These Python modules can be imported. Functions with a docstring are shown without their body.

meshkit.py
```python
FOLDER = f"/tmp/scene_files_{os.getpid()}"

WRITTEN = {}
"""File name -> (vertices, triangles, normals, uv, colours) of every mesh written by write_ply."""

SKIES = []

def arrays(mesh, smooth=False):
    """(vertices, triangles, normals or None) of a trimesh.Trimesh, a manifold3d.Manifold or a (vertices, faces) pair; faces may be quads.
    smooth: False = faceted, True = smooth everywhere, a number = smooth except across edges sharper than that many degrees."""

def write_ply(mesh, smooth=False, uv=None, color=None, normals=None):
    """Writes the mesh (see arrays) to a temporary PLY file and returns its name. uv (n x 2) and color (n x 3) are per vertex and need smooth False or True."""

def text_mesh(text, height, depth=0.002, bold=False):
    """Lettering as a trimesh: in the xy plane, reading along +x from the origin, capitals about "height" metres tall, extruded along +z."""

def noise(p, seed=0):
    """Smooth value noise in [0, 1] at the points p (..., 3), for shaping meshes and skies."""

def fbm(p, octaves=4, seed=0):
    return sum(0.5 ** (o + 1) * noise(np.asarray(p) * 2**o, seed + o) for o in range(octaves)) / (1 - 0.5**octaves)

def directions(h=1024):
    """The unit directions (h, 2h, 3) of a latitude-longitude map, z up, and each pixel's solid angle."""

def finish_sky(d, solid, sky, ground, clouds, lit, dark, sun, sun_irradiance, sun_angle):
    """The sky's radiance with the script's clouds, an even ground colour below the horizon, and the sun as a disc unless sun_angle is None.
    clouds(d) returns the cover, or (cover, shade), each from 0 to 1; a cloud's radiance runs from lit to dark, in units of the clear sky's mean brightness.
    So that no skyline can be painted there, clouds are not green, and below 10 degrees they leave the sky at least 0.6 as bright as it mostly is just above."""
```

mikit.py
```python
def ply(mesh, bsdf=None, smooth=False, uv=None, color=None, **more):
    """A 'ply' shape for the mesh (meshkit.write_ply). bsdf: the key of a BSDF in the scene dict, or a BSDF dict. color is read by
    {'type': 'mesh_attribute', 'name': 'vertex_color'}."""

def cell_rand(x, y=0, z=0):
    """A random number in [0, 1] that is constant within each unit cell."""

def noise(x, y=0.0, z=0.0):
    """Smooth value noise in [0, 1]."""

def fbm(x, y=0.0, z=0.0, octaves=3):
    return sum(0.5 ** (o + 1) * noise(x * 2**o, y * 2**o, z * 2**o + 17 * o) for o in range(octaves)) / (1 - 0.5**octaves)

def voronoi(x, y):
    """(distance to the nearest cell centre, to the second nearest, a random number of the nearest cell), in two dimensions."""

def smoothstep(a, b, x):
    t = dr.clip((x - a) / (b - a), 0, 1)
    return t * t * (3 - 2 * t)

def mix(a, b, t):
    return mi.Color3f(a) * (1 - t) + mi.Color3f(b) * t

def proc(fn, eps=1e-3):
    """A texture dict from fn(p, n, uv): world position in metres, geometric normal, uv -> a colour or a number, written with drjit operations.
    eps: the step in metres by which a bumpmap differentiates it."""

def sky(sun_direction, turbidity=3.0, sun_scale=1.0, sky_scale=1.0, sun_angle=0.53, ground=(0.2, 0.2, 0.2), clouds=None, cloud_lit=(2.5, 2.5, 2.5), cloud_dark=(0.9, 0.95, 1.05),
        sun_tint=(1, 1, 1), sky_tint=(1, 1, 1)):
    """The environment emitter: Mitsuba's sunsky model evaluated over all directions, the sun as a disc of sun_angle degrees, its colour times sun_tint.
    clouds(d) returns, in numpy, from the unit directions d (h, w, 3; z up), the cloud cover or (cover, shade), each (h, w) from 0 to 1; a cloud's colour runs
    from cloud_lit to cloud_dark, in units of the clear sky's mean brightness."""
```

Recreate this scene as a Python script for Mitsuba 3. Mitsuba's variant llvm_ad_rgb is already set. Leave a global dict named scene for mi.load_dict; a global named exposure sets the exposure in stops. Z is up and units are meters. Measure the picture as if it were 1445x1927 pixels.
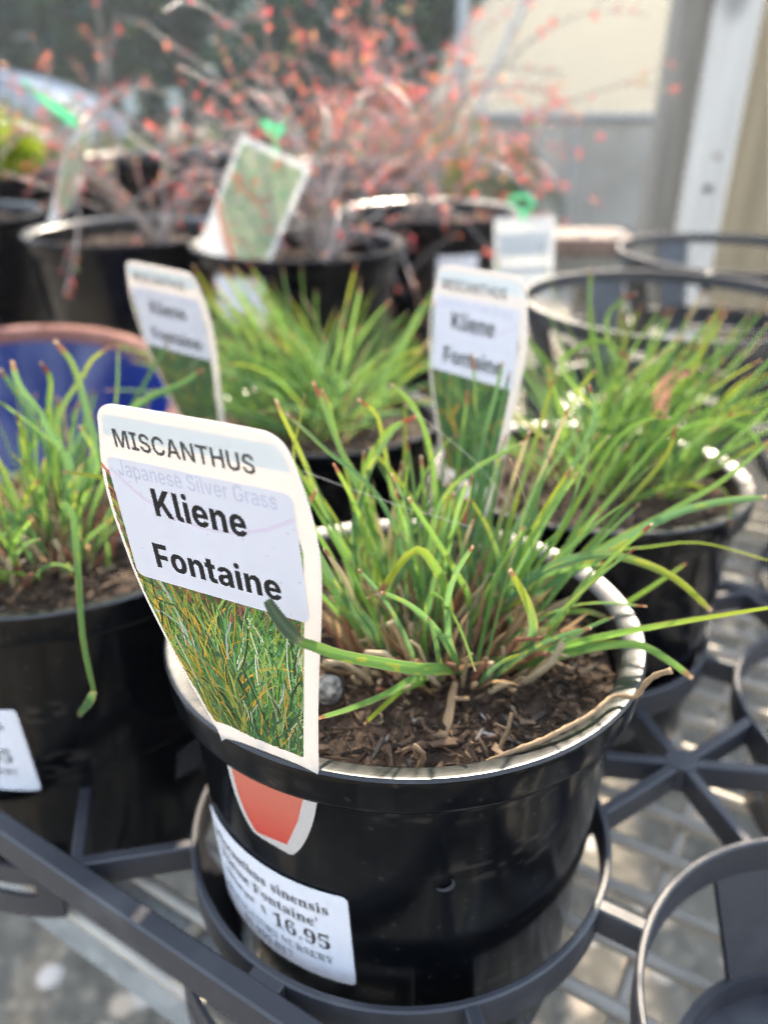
import math, random, json
import numpy as np, trimesh, drjit as dr, mitsuba as mi, mikit, meshkit
from shapely.geometry import Polygon, LineString, MultiPolygon, Point
from shapely import affinity
from shapely.ops import unary_union
from mikit import noise, fbm, voronoi, smoothstep, mix, proc, cell_rand

T = mi.ScalarTransform4f
scene, labels = {}, {}
RNG = np.random.default_rng(7)

# ------------------------------------------------------------------ camera, sky, exposure
# metres; the origin is the centre of the front pot's rim, z up
SLOPE = math.radians(4.5)          # the bench falls away from the camera; everything on it is built level and turned with it at the end
ROT = np.array([[1, 0, 0], [0, math.cos(SLOPE), math.sin(SLOPE)], [0, -math.sin(SLOPE), math.cos(SLOPE)]])
PITCH, ROLL = math.radians(24.02), math.radians(0.13)
EYE = np.array([-0.0063, -0.2070, 0.1273])
FWD = np.array([0, math.cos(PITCH), -math.sin(PITCH)])
UP0 = np.cross([1.0, 0, 0], FWD)
UP = -math.sin(ROLL) * np.array([1.0, 0, 0]) + math.cos(ROLL) * UP0
scene['camera'] = {'type': 'thinlens', 'fov': 67.2, 'fov_axis': 'y', 'aperture_radius': 0.0016, 'focus_distance': 0.168,
                   'near_clip': 0.01, 'far_clip': 200.0,
                   'to_world': T().look_at(origin=(ROT @ EYE).tolist(), target=(ROT @ (EYE + FWD)).tolist(), up=(ROT @ UP).tolist())}
SUN = (0.13, 0.78, 0.61)
def thin_cloud(d):
    c = meshkit.fbm(d * np.array([3.0, 3.0, 6.0]) + 4.0, 4, 3)
    return np.clip((c - 0.34) * 2.4, 0, 1) * 0.85, np.clip((c - 0.5) * 1.2, 0, 1)
scene['sky'] = mikit.sky(SUN, turbidity=3.5, sun_angle=2.0, sun_scale=0.62, sun_tint=(0.95, 1.0, 1.09), clouds=thin_cloud, cloud_lit=(2.3, 2.4, 2.55), cloud_dark=(1.1, 1.2, 1.35))
exposure = 3.8
HAZE = 0.0045

SHIFT, TURN = {}, set()            # things moved with the slope: upright ones by a vector, the rest turned
def upright(key, *p):
    SHIFT[key] = ROT @ np.array(p, float) - np.array(p, float)
    return key
def turned(key):
    TURN.add(key)
    return key
# ------------------------------------------------------------------ naming
def numbered(name):
    key, i = name, 0
    while key in labels or key in scene or any(k.startswith(key + '__') for k in scene):
        i += 1
        key = f'{name}_{i:03d}'
    return key
COUNT = {}
def fresh(name):
    i = COUNT.get(name, 0)
    COUNT[name] = i + 1
    return name if i == 0 else f'{name}_{i:03d}'
def thing(name, label, cat=None, group=None, kind=None):
    key = fresh(name)
    if name in ('mesh_bench', 'nursery_pot', 'potting_soil', 'grass_plant', 'plant_tag', 'carrier_tray', 'hanging_label', 'plant_tie', 'pebble', 'dry_root', 'twig', 'dead_leaf', 'silk_thread'): TURN.add(key)
    d = {'label': label}
    if cat: d['category'] = cat
    if group: d['group'] = group
    if kind: d['kind'] = kind
    labels[key] = d
    return key
def part(parent, name, mesh, bsdf, smooth=30, kind=None, label=None, **kw):
    key = fresh(parent + '__' + name)
    scene[key] = mikit.ply(mesh, bsdf, smooth=smooth, **kw)
    d = {}
    if kind: d['kind'] = kind
    if label: d['label'] = label
    if d: labels[key] = d
    return key
def body(key, mesh, bsdf, smooth=30, **kw):
    scene[key] = mikit.ply(mesh, bsdf, smooth=smooth, **kw)

# ------------------------------------------------------------------ materials
def rgb(*c): return {'type': 'rgb', 'value': list(c)}
def principled(base, rough, spec=0.5, **kw):
    return {'type': 'twosided', 'b': {'type': 'principled', 'base_color': base, 'roughness': rough, 'specular': spec, **kw}}
VC = {'type': 'mesh_attribute', 'name': 'vertex_color'}

def worn(p, n, uv):
    a = mix((0.0012, 0.0018, 0.003), (0.005, 0.0055, 0.006), smoothstep(0.45, 0.85, fbm(p.x * 60, p.y * 60, p.z * 60, 3)))
    f, s2, r = voronoi((p.x + 0.63 * p.y) * 260, p.z * 260 + (p.x - p.y) * 70)
    speck = smoothstep(0.24, 0.10, f) * smoothstep(0.92, 0.97, r)
    scuff = smoothstep(0.66, 0.80, noise(p.x * 34 + 5, p.y * 34, p.z * 95)) * smoothstep(0.45, 0.7, noise(p.x * 240, p.y * 240, p.z * 420))
    run = smoothstep(0.70, 0.85, noise(p.x * 190, p.y * 190, p.z * 7)) * smoothstep(0.5, 0.8, noise(p.x * 30, p.y * 30, p.z * 18 + 9))
    return a + mi.Color3f(0.050, 0.042, 0.034) * (0.35 * speck + 0.45 * scuff + 0.16 * run)
def dusty(a, b, s):
    return proc(lambda p, n, uv: mix(a, b, smoothstep(0.45, 0.85, fbm(p.x * s, p.y * s, p.z * s, 3))))
def rough_var(lo, hi, s):
    return proc(lambda p, n, uv: lo + (hi - lo) * fbm(p.x * s, p.y * s, p.z * s, 3))

scene['pot_plastic'] = principled(proc(worn), rough_var(0.09, 0.20, 90), 0.28)
scene['rim_plastic'] = principled(dusty((0.007, 0.008, 0.010), (0.024, 0.025, 0.026), 220), rough_var(0.24, 0.46, 260), 0.72)
scene['tray_plastic'] = principled(dusty((0.030, 0.032, 0.040), (0.066, 0.067, 0.074), 55), rough_var(0.38, 0.54, 120), 0.75)
scene['glossy_tray_plastic'] = principled(dusty((0.028, 0.029, 0.032), (0.055, 0.055, 0.058), 45), rough_var(0.30, 0.50, 60), 1.0)
scene['card'] = {'type': 'principledthin', 'base_color': rgb(0.86, 0.81, 0.76), 'roughness': 0.45, 'diff_trans': 0.75, 'eta': 1.45}
def sticker(p, n, uv):
    f, s2, r = voronoi(p.x * 900 + p.y * 500, p.z * 900)
    dirt = smoothstep(0.16, 0.06, f) * smoothstep(0.955, 0.98, r)
    return mi.Color3f(0.79, 0.765, 0.80) * (0.95 + 0.08 * fbm(p.x * 70, p.y * 70, p.z * 70, 3)) * (1 - 0.5 * dirt)
scene['sticker_paper'] = principled(proc(sticker), rough_var(0.22, 0.4, 60), 0.45)
scene['white_paper'] = principled(rgb(0.80, 0.80, 0.84), 0.4, 0.4)
scene['black_ink'] = principled(rgb(0.012, 0.012, 0.014), 0.5, 0.3)
scene['grey_ink'] = principled(rgb(0.055, 0.05, 0.05), 0.5, 0.3)
scene['faint_ink'] = principled(rgb(0.60, 0.585, 0.67), 0.4, 0.3)
scene['pink_ink'] = principled(rgb(0.75, 0.66, 0.74), 0.4, 0.3)
scene['aqua_band'] = principled(rgb(0.79, 0.80, 0.76), 0.4, 0.3)
scene['red_ink'] = principled(proc(lambda p, n, uv: mix((0.62, 0.045, 0.03), (0.66, 0.18, 0.115), smoothstep(-0.040, -0.004, p.z))), 0.4, 0.4)
scene['print_ink'] = principled(VC, 0.4, 0.35)
scene['leaf'] = {'type': 'principledthin', 'base_color': VC, 'roughness': 0.42, 'diff_trans': 0.95, 'eta': 1.4}
def leaf_colour(p, n, uv):
    # uv.y holds 2 x the blade's number + the way along it from base to tip; uv.x runs across it
    k = dr.floor(uv.y / 2); s = uv.y - 2 * k; u = uv.x
    h1, h2, h3, h4, h5 = (cell_rand(k, j) for j in (1, 2, 3, 4, 5))
    g = mix((0.115, 0.245, 0.105), (0.225, 0.41, 0.060), h1) * (0.76 + 0.46 * h2)
    vein = noise(u * 11 + k * 3.7, s * 2.0) - 0.5
    g = g * (1 + 0.42 * vein)
    g = mix(g, g * 1.2 + 0.03, 0.7 * smoothstep(0.10, 0.02, dr.abs(u - 0.5)))
    g = mix(g, mi.Color3f(0.34, 0.38, 0.035), smoothstep(0.50, 0.92, s) * dr.select(h3 < 0.22, 0.85, 0.08))
    g = mix(g, mi.Color3f(0.42, 0.44, 0.06), 0.75 * smoothstep(0.72, 0.80, noise(k * 5.3, s * 16, u * 2)))
    g = mix(g, mi.Color3f(0.46, 0.37, 0.20), smoothstep(h5 * 0.5 + 0.35, h5 * 0.5 + 0.6, s) * dr.select(h4 < 0.08, 0.95, 0.0))
    g = mix(g, mi.Color3f(0.34, 0.27, 0.20), 0.5 * smoothstep(0.42, 0.48, dr.abs(u - 0.5)))
    g = mix(mi.Color3f(0.36, 0.33, 0.15), g, smoothstep(0.0, 0.2, s))
    w = s + 0.016 * (noise(u * 4 + k, 0.5) - 0.5)
    h6 = cell_rand(k, 6)
    e = 0.95 + 0.03 * h2
    g = mix(g, mix((0.30, 0.20, 0.10), (0.20, 0.05, 0.035), h6), smoothstep(e - 0.025, e + 0.003, w) * dr.select(h6 < 0.15, 0.25, 1.0))
    return mix(g, mix((0.52, 0.42, 0.29), (0.30, 0.14, 0.08), h4), smoothstep(0.982, 0.988, w))
scene['grass_leaf'] = {'type': 'principledthin', 'base_color': proc(leaf_colour), 'roughness': 0.36, 'diff_trans': 1.0, 'eta': 1.45}
scene['straw'] = principled(VC, 0.7, 0.3)
scene['soil'] = principled(VC, 0.85, 0.25)
scene['root_bark'] = principled(proc(lambda p, n, uv: mix((0.20, 0.12, 0.065), (0.42, 0.30, 0.17), fbm(p.x * 300, p.y * 300, p.z * 300, 3))), 0.7, 0.3)
scene['stone'] = principled(proc(lambda p, n, uv: mix((0.05, 0.05, 0.045), (0.42, 0.41, 0.38), smoothstep(0.2, 0.8, fbm(p.x * 700, p.y * 700, p.z * 700, 4)))), 0.75, 0.3)
def galv(p, n, uv):
    f, s, r = voronoi(p.x * 130 + noise(p.x * 60, p.y * 60) * 2, p.y * 130 + p.z * 130)
    return mix((0.30, 0.34, 0.36), (0.56, 0.60, 0.61), 0.6 * r + 0.4 * fbm(p.x * 80, p.y * 80, p.z * 80, 3))
scene['galvanised'] = principled(proc(galv), rough_var(0.35, 0.6, 80), 0.5, metallic=0.55)
scene['wire_metal'] = principled(proc(lambda p, n, uv: mix((0.42, 0.39, 0.34), (0.68, 0.62, 0.52), fbm(p.x * 90, p.y * 90, p.z * 90, 3))), 0.5, 0.5, metallic=0.35)
def concrete(p, n, uv):
    f1, s1, r1 = voronoi(p.x * 78, p.y * 78)
    f2, s2, r2 = voronoi(p.x * 24 + 7, p.y * 24)
    base = mix((0.090, 0.082, 0.066), (0.22, 0.20, 0.16), fbm(p.x * 14, p.y * 14, 0.0, 5))
    stone = mix((0.05, 0.055, 0.05), (0.46, 0.41, 0.32), r1 * r1)
    c = base * (1 - 0.5 * smoothstep(0.60, 0.25, f1)) + stone * (0.5 * smoothstep(0.60, 0.25, f1))
    big = smoothstep(0.42, 0.26, f2) * smoothstep(0.72, 0.82, r2)
    return c * (1 - big) + mix((0.52, 0.40, 0.27), (0.55, 0.52, 0.48), cell_rand(r2 * 90)) * big
scene['concrete'] = principled(proc(concrete), 0.85, 0.3)
scene['blue_glaze'] = principled(proc(lambda p, n, uv: mix((0.005, 0.016, 0.12), (0.009, 0.030, 0.19), fbm(p.x * 25, p.y * 25, p.z * 60, 3))), 0.16, 0.6, clearcoat=0.6, clearcoat_gloss=0.9)
scene['terracotta'] = principled(dusty((0.30, 0.13, 0.09), (0.40, 0.20, 0.15), 60), 0.7, 0.35)
def wood(a, b, scale, axis):
    def fn(p, n, uv):
        q = p.x if axis == 0 else p.y
        g = fbm(p.x * scale, p.y * scale, p.z * scale * 0.05, 4)
        k = noise(p.x * 9 + 3, p.y * 9, p.z * 7)
        return mix(a, b, g) * (1 - 0.55 * smoothstep(0.80, 0.9, k))
    return proc(fn)
scene['grey_timber'] = principled(wood((0.17, 0.155, 0.13), (0.40, 0.37, 0.31), 120, 0), 0.8, 0.25)
scene['white_timber'] = principled(wood((0.56, 0.53, 0.47), (0.84, 0.80, 0.72), 90, 0), 0.7, 0.3)
scene['brown_timber'] = principled(wood((0.22, 0.17, 0.105), (0.56, 0.46, 0.30), 70, 0), 0.8, 0.25)
scene['rusty_timber'] = principled(wood((0.16, 0.10, 0.075), (0.32, 0.22, 0.17), 90, 1), 0.7, 0.35)
scene['black_steel'] = principled(rgb(0.03, 0.03, 0.03), 0.5, 0.5)
scene['film'] = {'type': 'principledthin', 'base_color': proc(lambda p, n, uv: mix((0.83, 0.77, 0.64), (0.95, 0.91, 0.80), fbm(p.x * 1.6, p.y * 1.6, p.z * 1.3, 4))), 'roughness': 0.5, 'diff_trans': 1.5, 'eta': 1.45}
scene['pale_film'] = {'type': 'principledthin', 'base_color': rgb(0.50, 0.55, 0.60), 'roughness': 0.5, 'diff_trans': 0.5, 'eta': 1.45}
scene['grey_film'] = principled(proc(lambda p, n, uv: mix((0.26, 0.235, 0.19), (0.56, 0.51, 0.43), fbm(p.x * 3.2, p.y * 2.2, p.z * 2.5, 4))), 0.6, 0.4)
scene['steel_tube'] = principled(rgb(0.42, 0.44, 0.46), 0.4, 0.5, metallic=0.6)
scene['green_tie'] = {'type': 'principledthin', 'base_color': rgb(0.12, 0.66, 0.32), 'roughness': 0.3, 'diff_trans': 0.9, 'eta': 1.45}
scene['bark'] = principled(proc(lambda p, n, uv: mix((0.20, 0.165, 0.145), (0.52, 0.46, 0.42), fbm(p.x * 200, p.y * 200, p.z * 200, 3))), 0.32, 0.7)
scene['tree_bark'] = principled(rgb(0.09, 0.07, 0.055), 0.85, 0.2)
scene['print_thin'] = {'type': 'principledthin', 'base_color': VC, 'roughness': 0.4, 'diff_trans': 0.6, 'eta': 1.45}
scene['dull_card'] = principled(rgb(0.40, 0.46, 0.44), 0.5, 0.3)
scene['orange_ink'] = principled(rgb(0.80, 0.20, 0.06), 0.4, 0.4)
scene['label_backing'] = {'type': 'principledthin', 'base_color': rgb(0.90, 0.90, 0.88), 'roughness': 0.4, 'diff_trans': 0.9, 'eta': 1.45}

# ------------------------------------------------------------------ geometry helpers
def V(*a): return np.array(a, float)
def unit(v): return np.asarray(v, float) / max(np.linalg.norm(v), 1e-12)
def tm(v, f): return trimesh.Trimesh(np.asarray(v, float), np.asarray(f, int), process=False)
def cat(ms):
    vs, fs, n = [], [], 0
    for m in ms:
        v, f = (m.vertices, m.faces) if hasattr(m, 'vertices') else m
        f = np.asarray(f)
        if f.shape[1] == 4: f = np.vstack([f[:, [0, 1, 2]], f[:, [0, 2, 3]]])
        vs.append(np.asarray(v)); fs.append(f + n); n += len(v)
    return tm(np.vstack(vs), np.vstack(fs))
def revolve(profile, c=(0, 0, 0), n=96, a0=0.0, a1=2 * math.pi, wob=None):
    """profile: (r, z) list, outer surface upward (counter-clockwise seen with r to the right)."""
    P = np.asarray(profile, float)
    full = abs(a1 - a0 - 2 * math.pi) < 1e-6
    th = np.linspace(a0, a1, n, endpoint=not full)
    v = np.stack([P[None, :, 0] * np.cos(th)[:, None], P[None, :, 0] * np.sin(th)[:, None], np.repeat(P[None, :, 1], n, 0)], -1)
    if wob is not None: v = wob(v, th)
    m, k, f = len(th), len(P), []
    for i in range(m if full else m - 1):
        j = (i + 1) % m
        for t in range(k - 1):
            f.append([i * k + t, j * k + t, j * k + t + 1, i * k + t + 1])
    f = np.array(f)
    out = tm(v.reshape(-1, 3) + V(*c), np.vstack([f[:, [0, 1, 2]], f[:, [0, 2, 3]]]))
    return out
def closed(profile): return list(profile) + [profile[0]]
def bar(p0, p1, w, h, up=(0, 0, 1), ch=None):
    """A bar whose top face's centre line runs p0 -> p1; w wide, h deep below it, chamfered."""
    p0, p1 = np.asarray(p0, float), np.asarray(p1, float)
    t = unit(p1 - p0); s = unit(np.cross(t, up)); u = np.cross(s, t)
    c = min(w, h) * 0.12 if ch is None else ch
    sec = [(-w / 2 + c, 0), (w / 2 - c, 0), (w / 2, -c), (w / 2, -h + c), (w / 2 - c, -h), (-w / 2 + c, -h), (-w / 2, -h + c), (-w / 2, -c)]
    v = [p + a * s + b * u for p in (p0, p1) for a, b in sec]
    f = []
    for i in range(8):
        j = (i + 1) % 8
        f += [[i, i + 8, j + 8], [i, j + 8, j]]
    for i in range(1, 7):
        f += [[0, i, i + 1], [8, 8 + i + 1, 8 + i]]
    return tm(v, f)
def tube(pts, rad, n=8, caps=True):
    P = np.asarray(pts, float); R = np.broadcast_to(np.asarray(rad, float), (len(P),))
    t = np.gradient(P, axis=0); t /= np.linalg.norm(t, axis=1, keepdims=True) + 1e-12
    a = np.cross(t[0], [0, 0, 1] if abs(t[0][2]) < 0.9 else [1, 0, 0]); a = unit(a)
    v = []
    for i in range(len(P)):
        a = unit(a - t[i] * (a @ t[i])); b = np.cross(t[i], a)
        for k in range(n):
            g = 2 * math.pi * k / n
            v.append(P[i] + R[i] * (math.cos(g) * a + math.sin(g) * b))
    f = []
    for i in range(len(P) - 1):
        for k in range(n):
            l = (k + 1) % n
            f += [[i * n + k, i * n + l, (i + 1) * n + l], [i * n + k, (i + 1) * n + l, (i + 1) * n + k]]
    if caps:
        for i, s in ((0, 1), (len(P) - 1, -1)):
            for k in range(1, n - 1):
                f.append([i * n, i * n + k + 1, i * n + k] if s > 0 else [i * n, i * n + k, i * n + k + 1])
    return tm(v, f)
def spline(pts, n):
    """Catmull-Rom through the points, resampled by arc length."""
    P = np.asarray(pts, float)
    if len(P) == 2:
        return P[0] + np.linspace(0, 1, n)[:, None] * (P[1] - P[0])
    Q = np.vstack([2 * P[0] - P[1], P, 2 * P[-1] - P[-2]])
    out = []
    for i in range(len(P) - 1):
        a, b, c, d = Q[i:i + 4]
        for t in np.linspace(0, 1, 12, endpoint=False):
            out.append(0.5 * (2 * b + (c - a) * t + (2 * a - 5 * b + 4 * c - d) * t * t + (3 * b - a - 3 * c + d) * t ** 3))
    out = np.array(out + [P[-1]])
    s = np.r_[0, np.cumsum(np.linalg.norm(np.diff(out, axis=0), axis=1))]
    x = np.linspace(0, s[-1], n)
    return np.stack([np.interp(x, s, out[:, k]) for k in range(3)], 1)
def tri(poly, z=0.0, depth=0.0):
    """Flat (or extruded) mesh of a shapely polygon."""
    ms = []
    for g in getattr(poly, 'geoms', [poly]):
        if g.is_empty or g.area < 1e-12 or g.geom_type != 'Polygon': continue
        if depth > 0:
            m = trimesh.creation.extrude_polygon(g, depth, engine='earcut'); m.apply_translation([0, 0, z])
        else:
            v, f = trimesh.creation.triangulate_polygon(g, engine='earcut')
            m = tm(np.column_stack([v, np.full(len(v), z)]), f)
        ms.append(m)
    return cat(ms)
def upward(m):
    """Flat mesh with all faces towards +z."""
    n = np.cross(m.vertices[m.faces[:, 1]] - m.vertices[m.faces[:, 0]], m.vertices[m.faces[:, 2]] - m.vertices[m.faces[:, 0]])[:, 2]
    f = m.faces.copy(); f[n < 0] = f[n < 0][:, ::-1]
    return tm(m.vertices, f)
def mapped(m, fn): return tm(fn(np.asarray(m.vertices)), m.faces)

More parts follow.
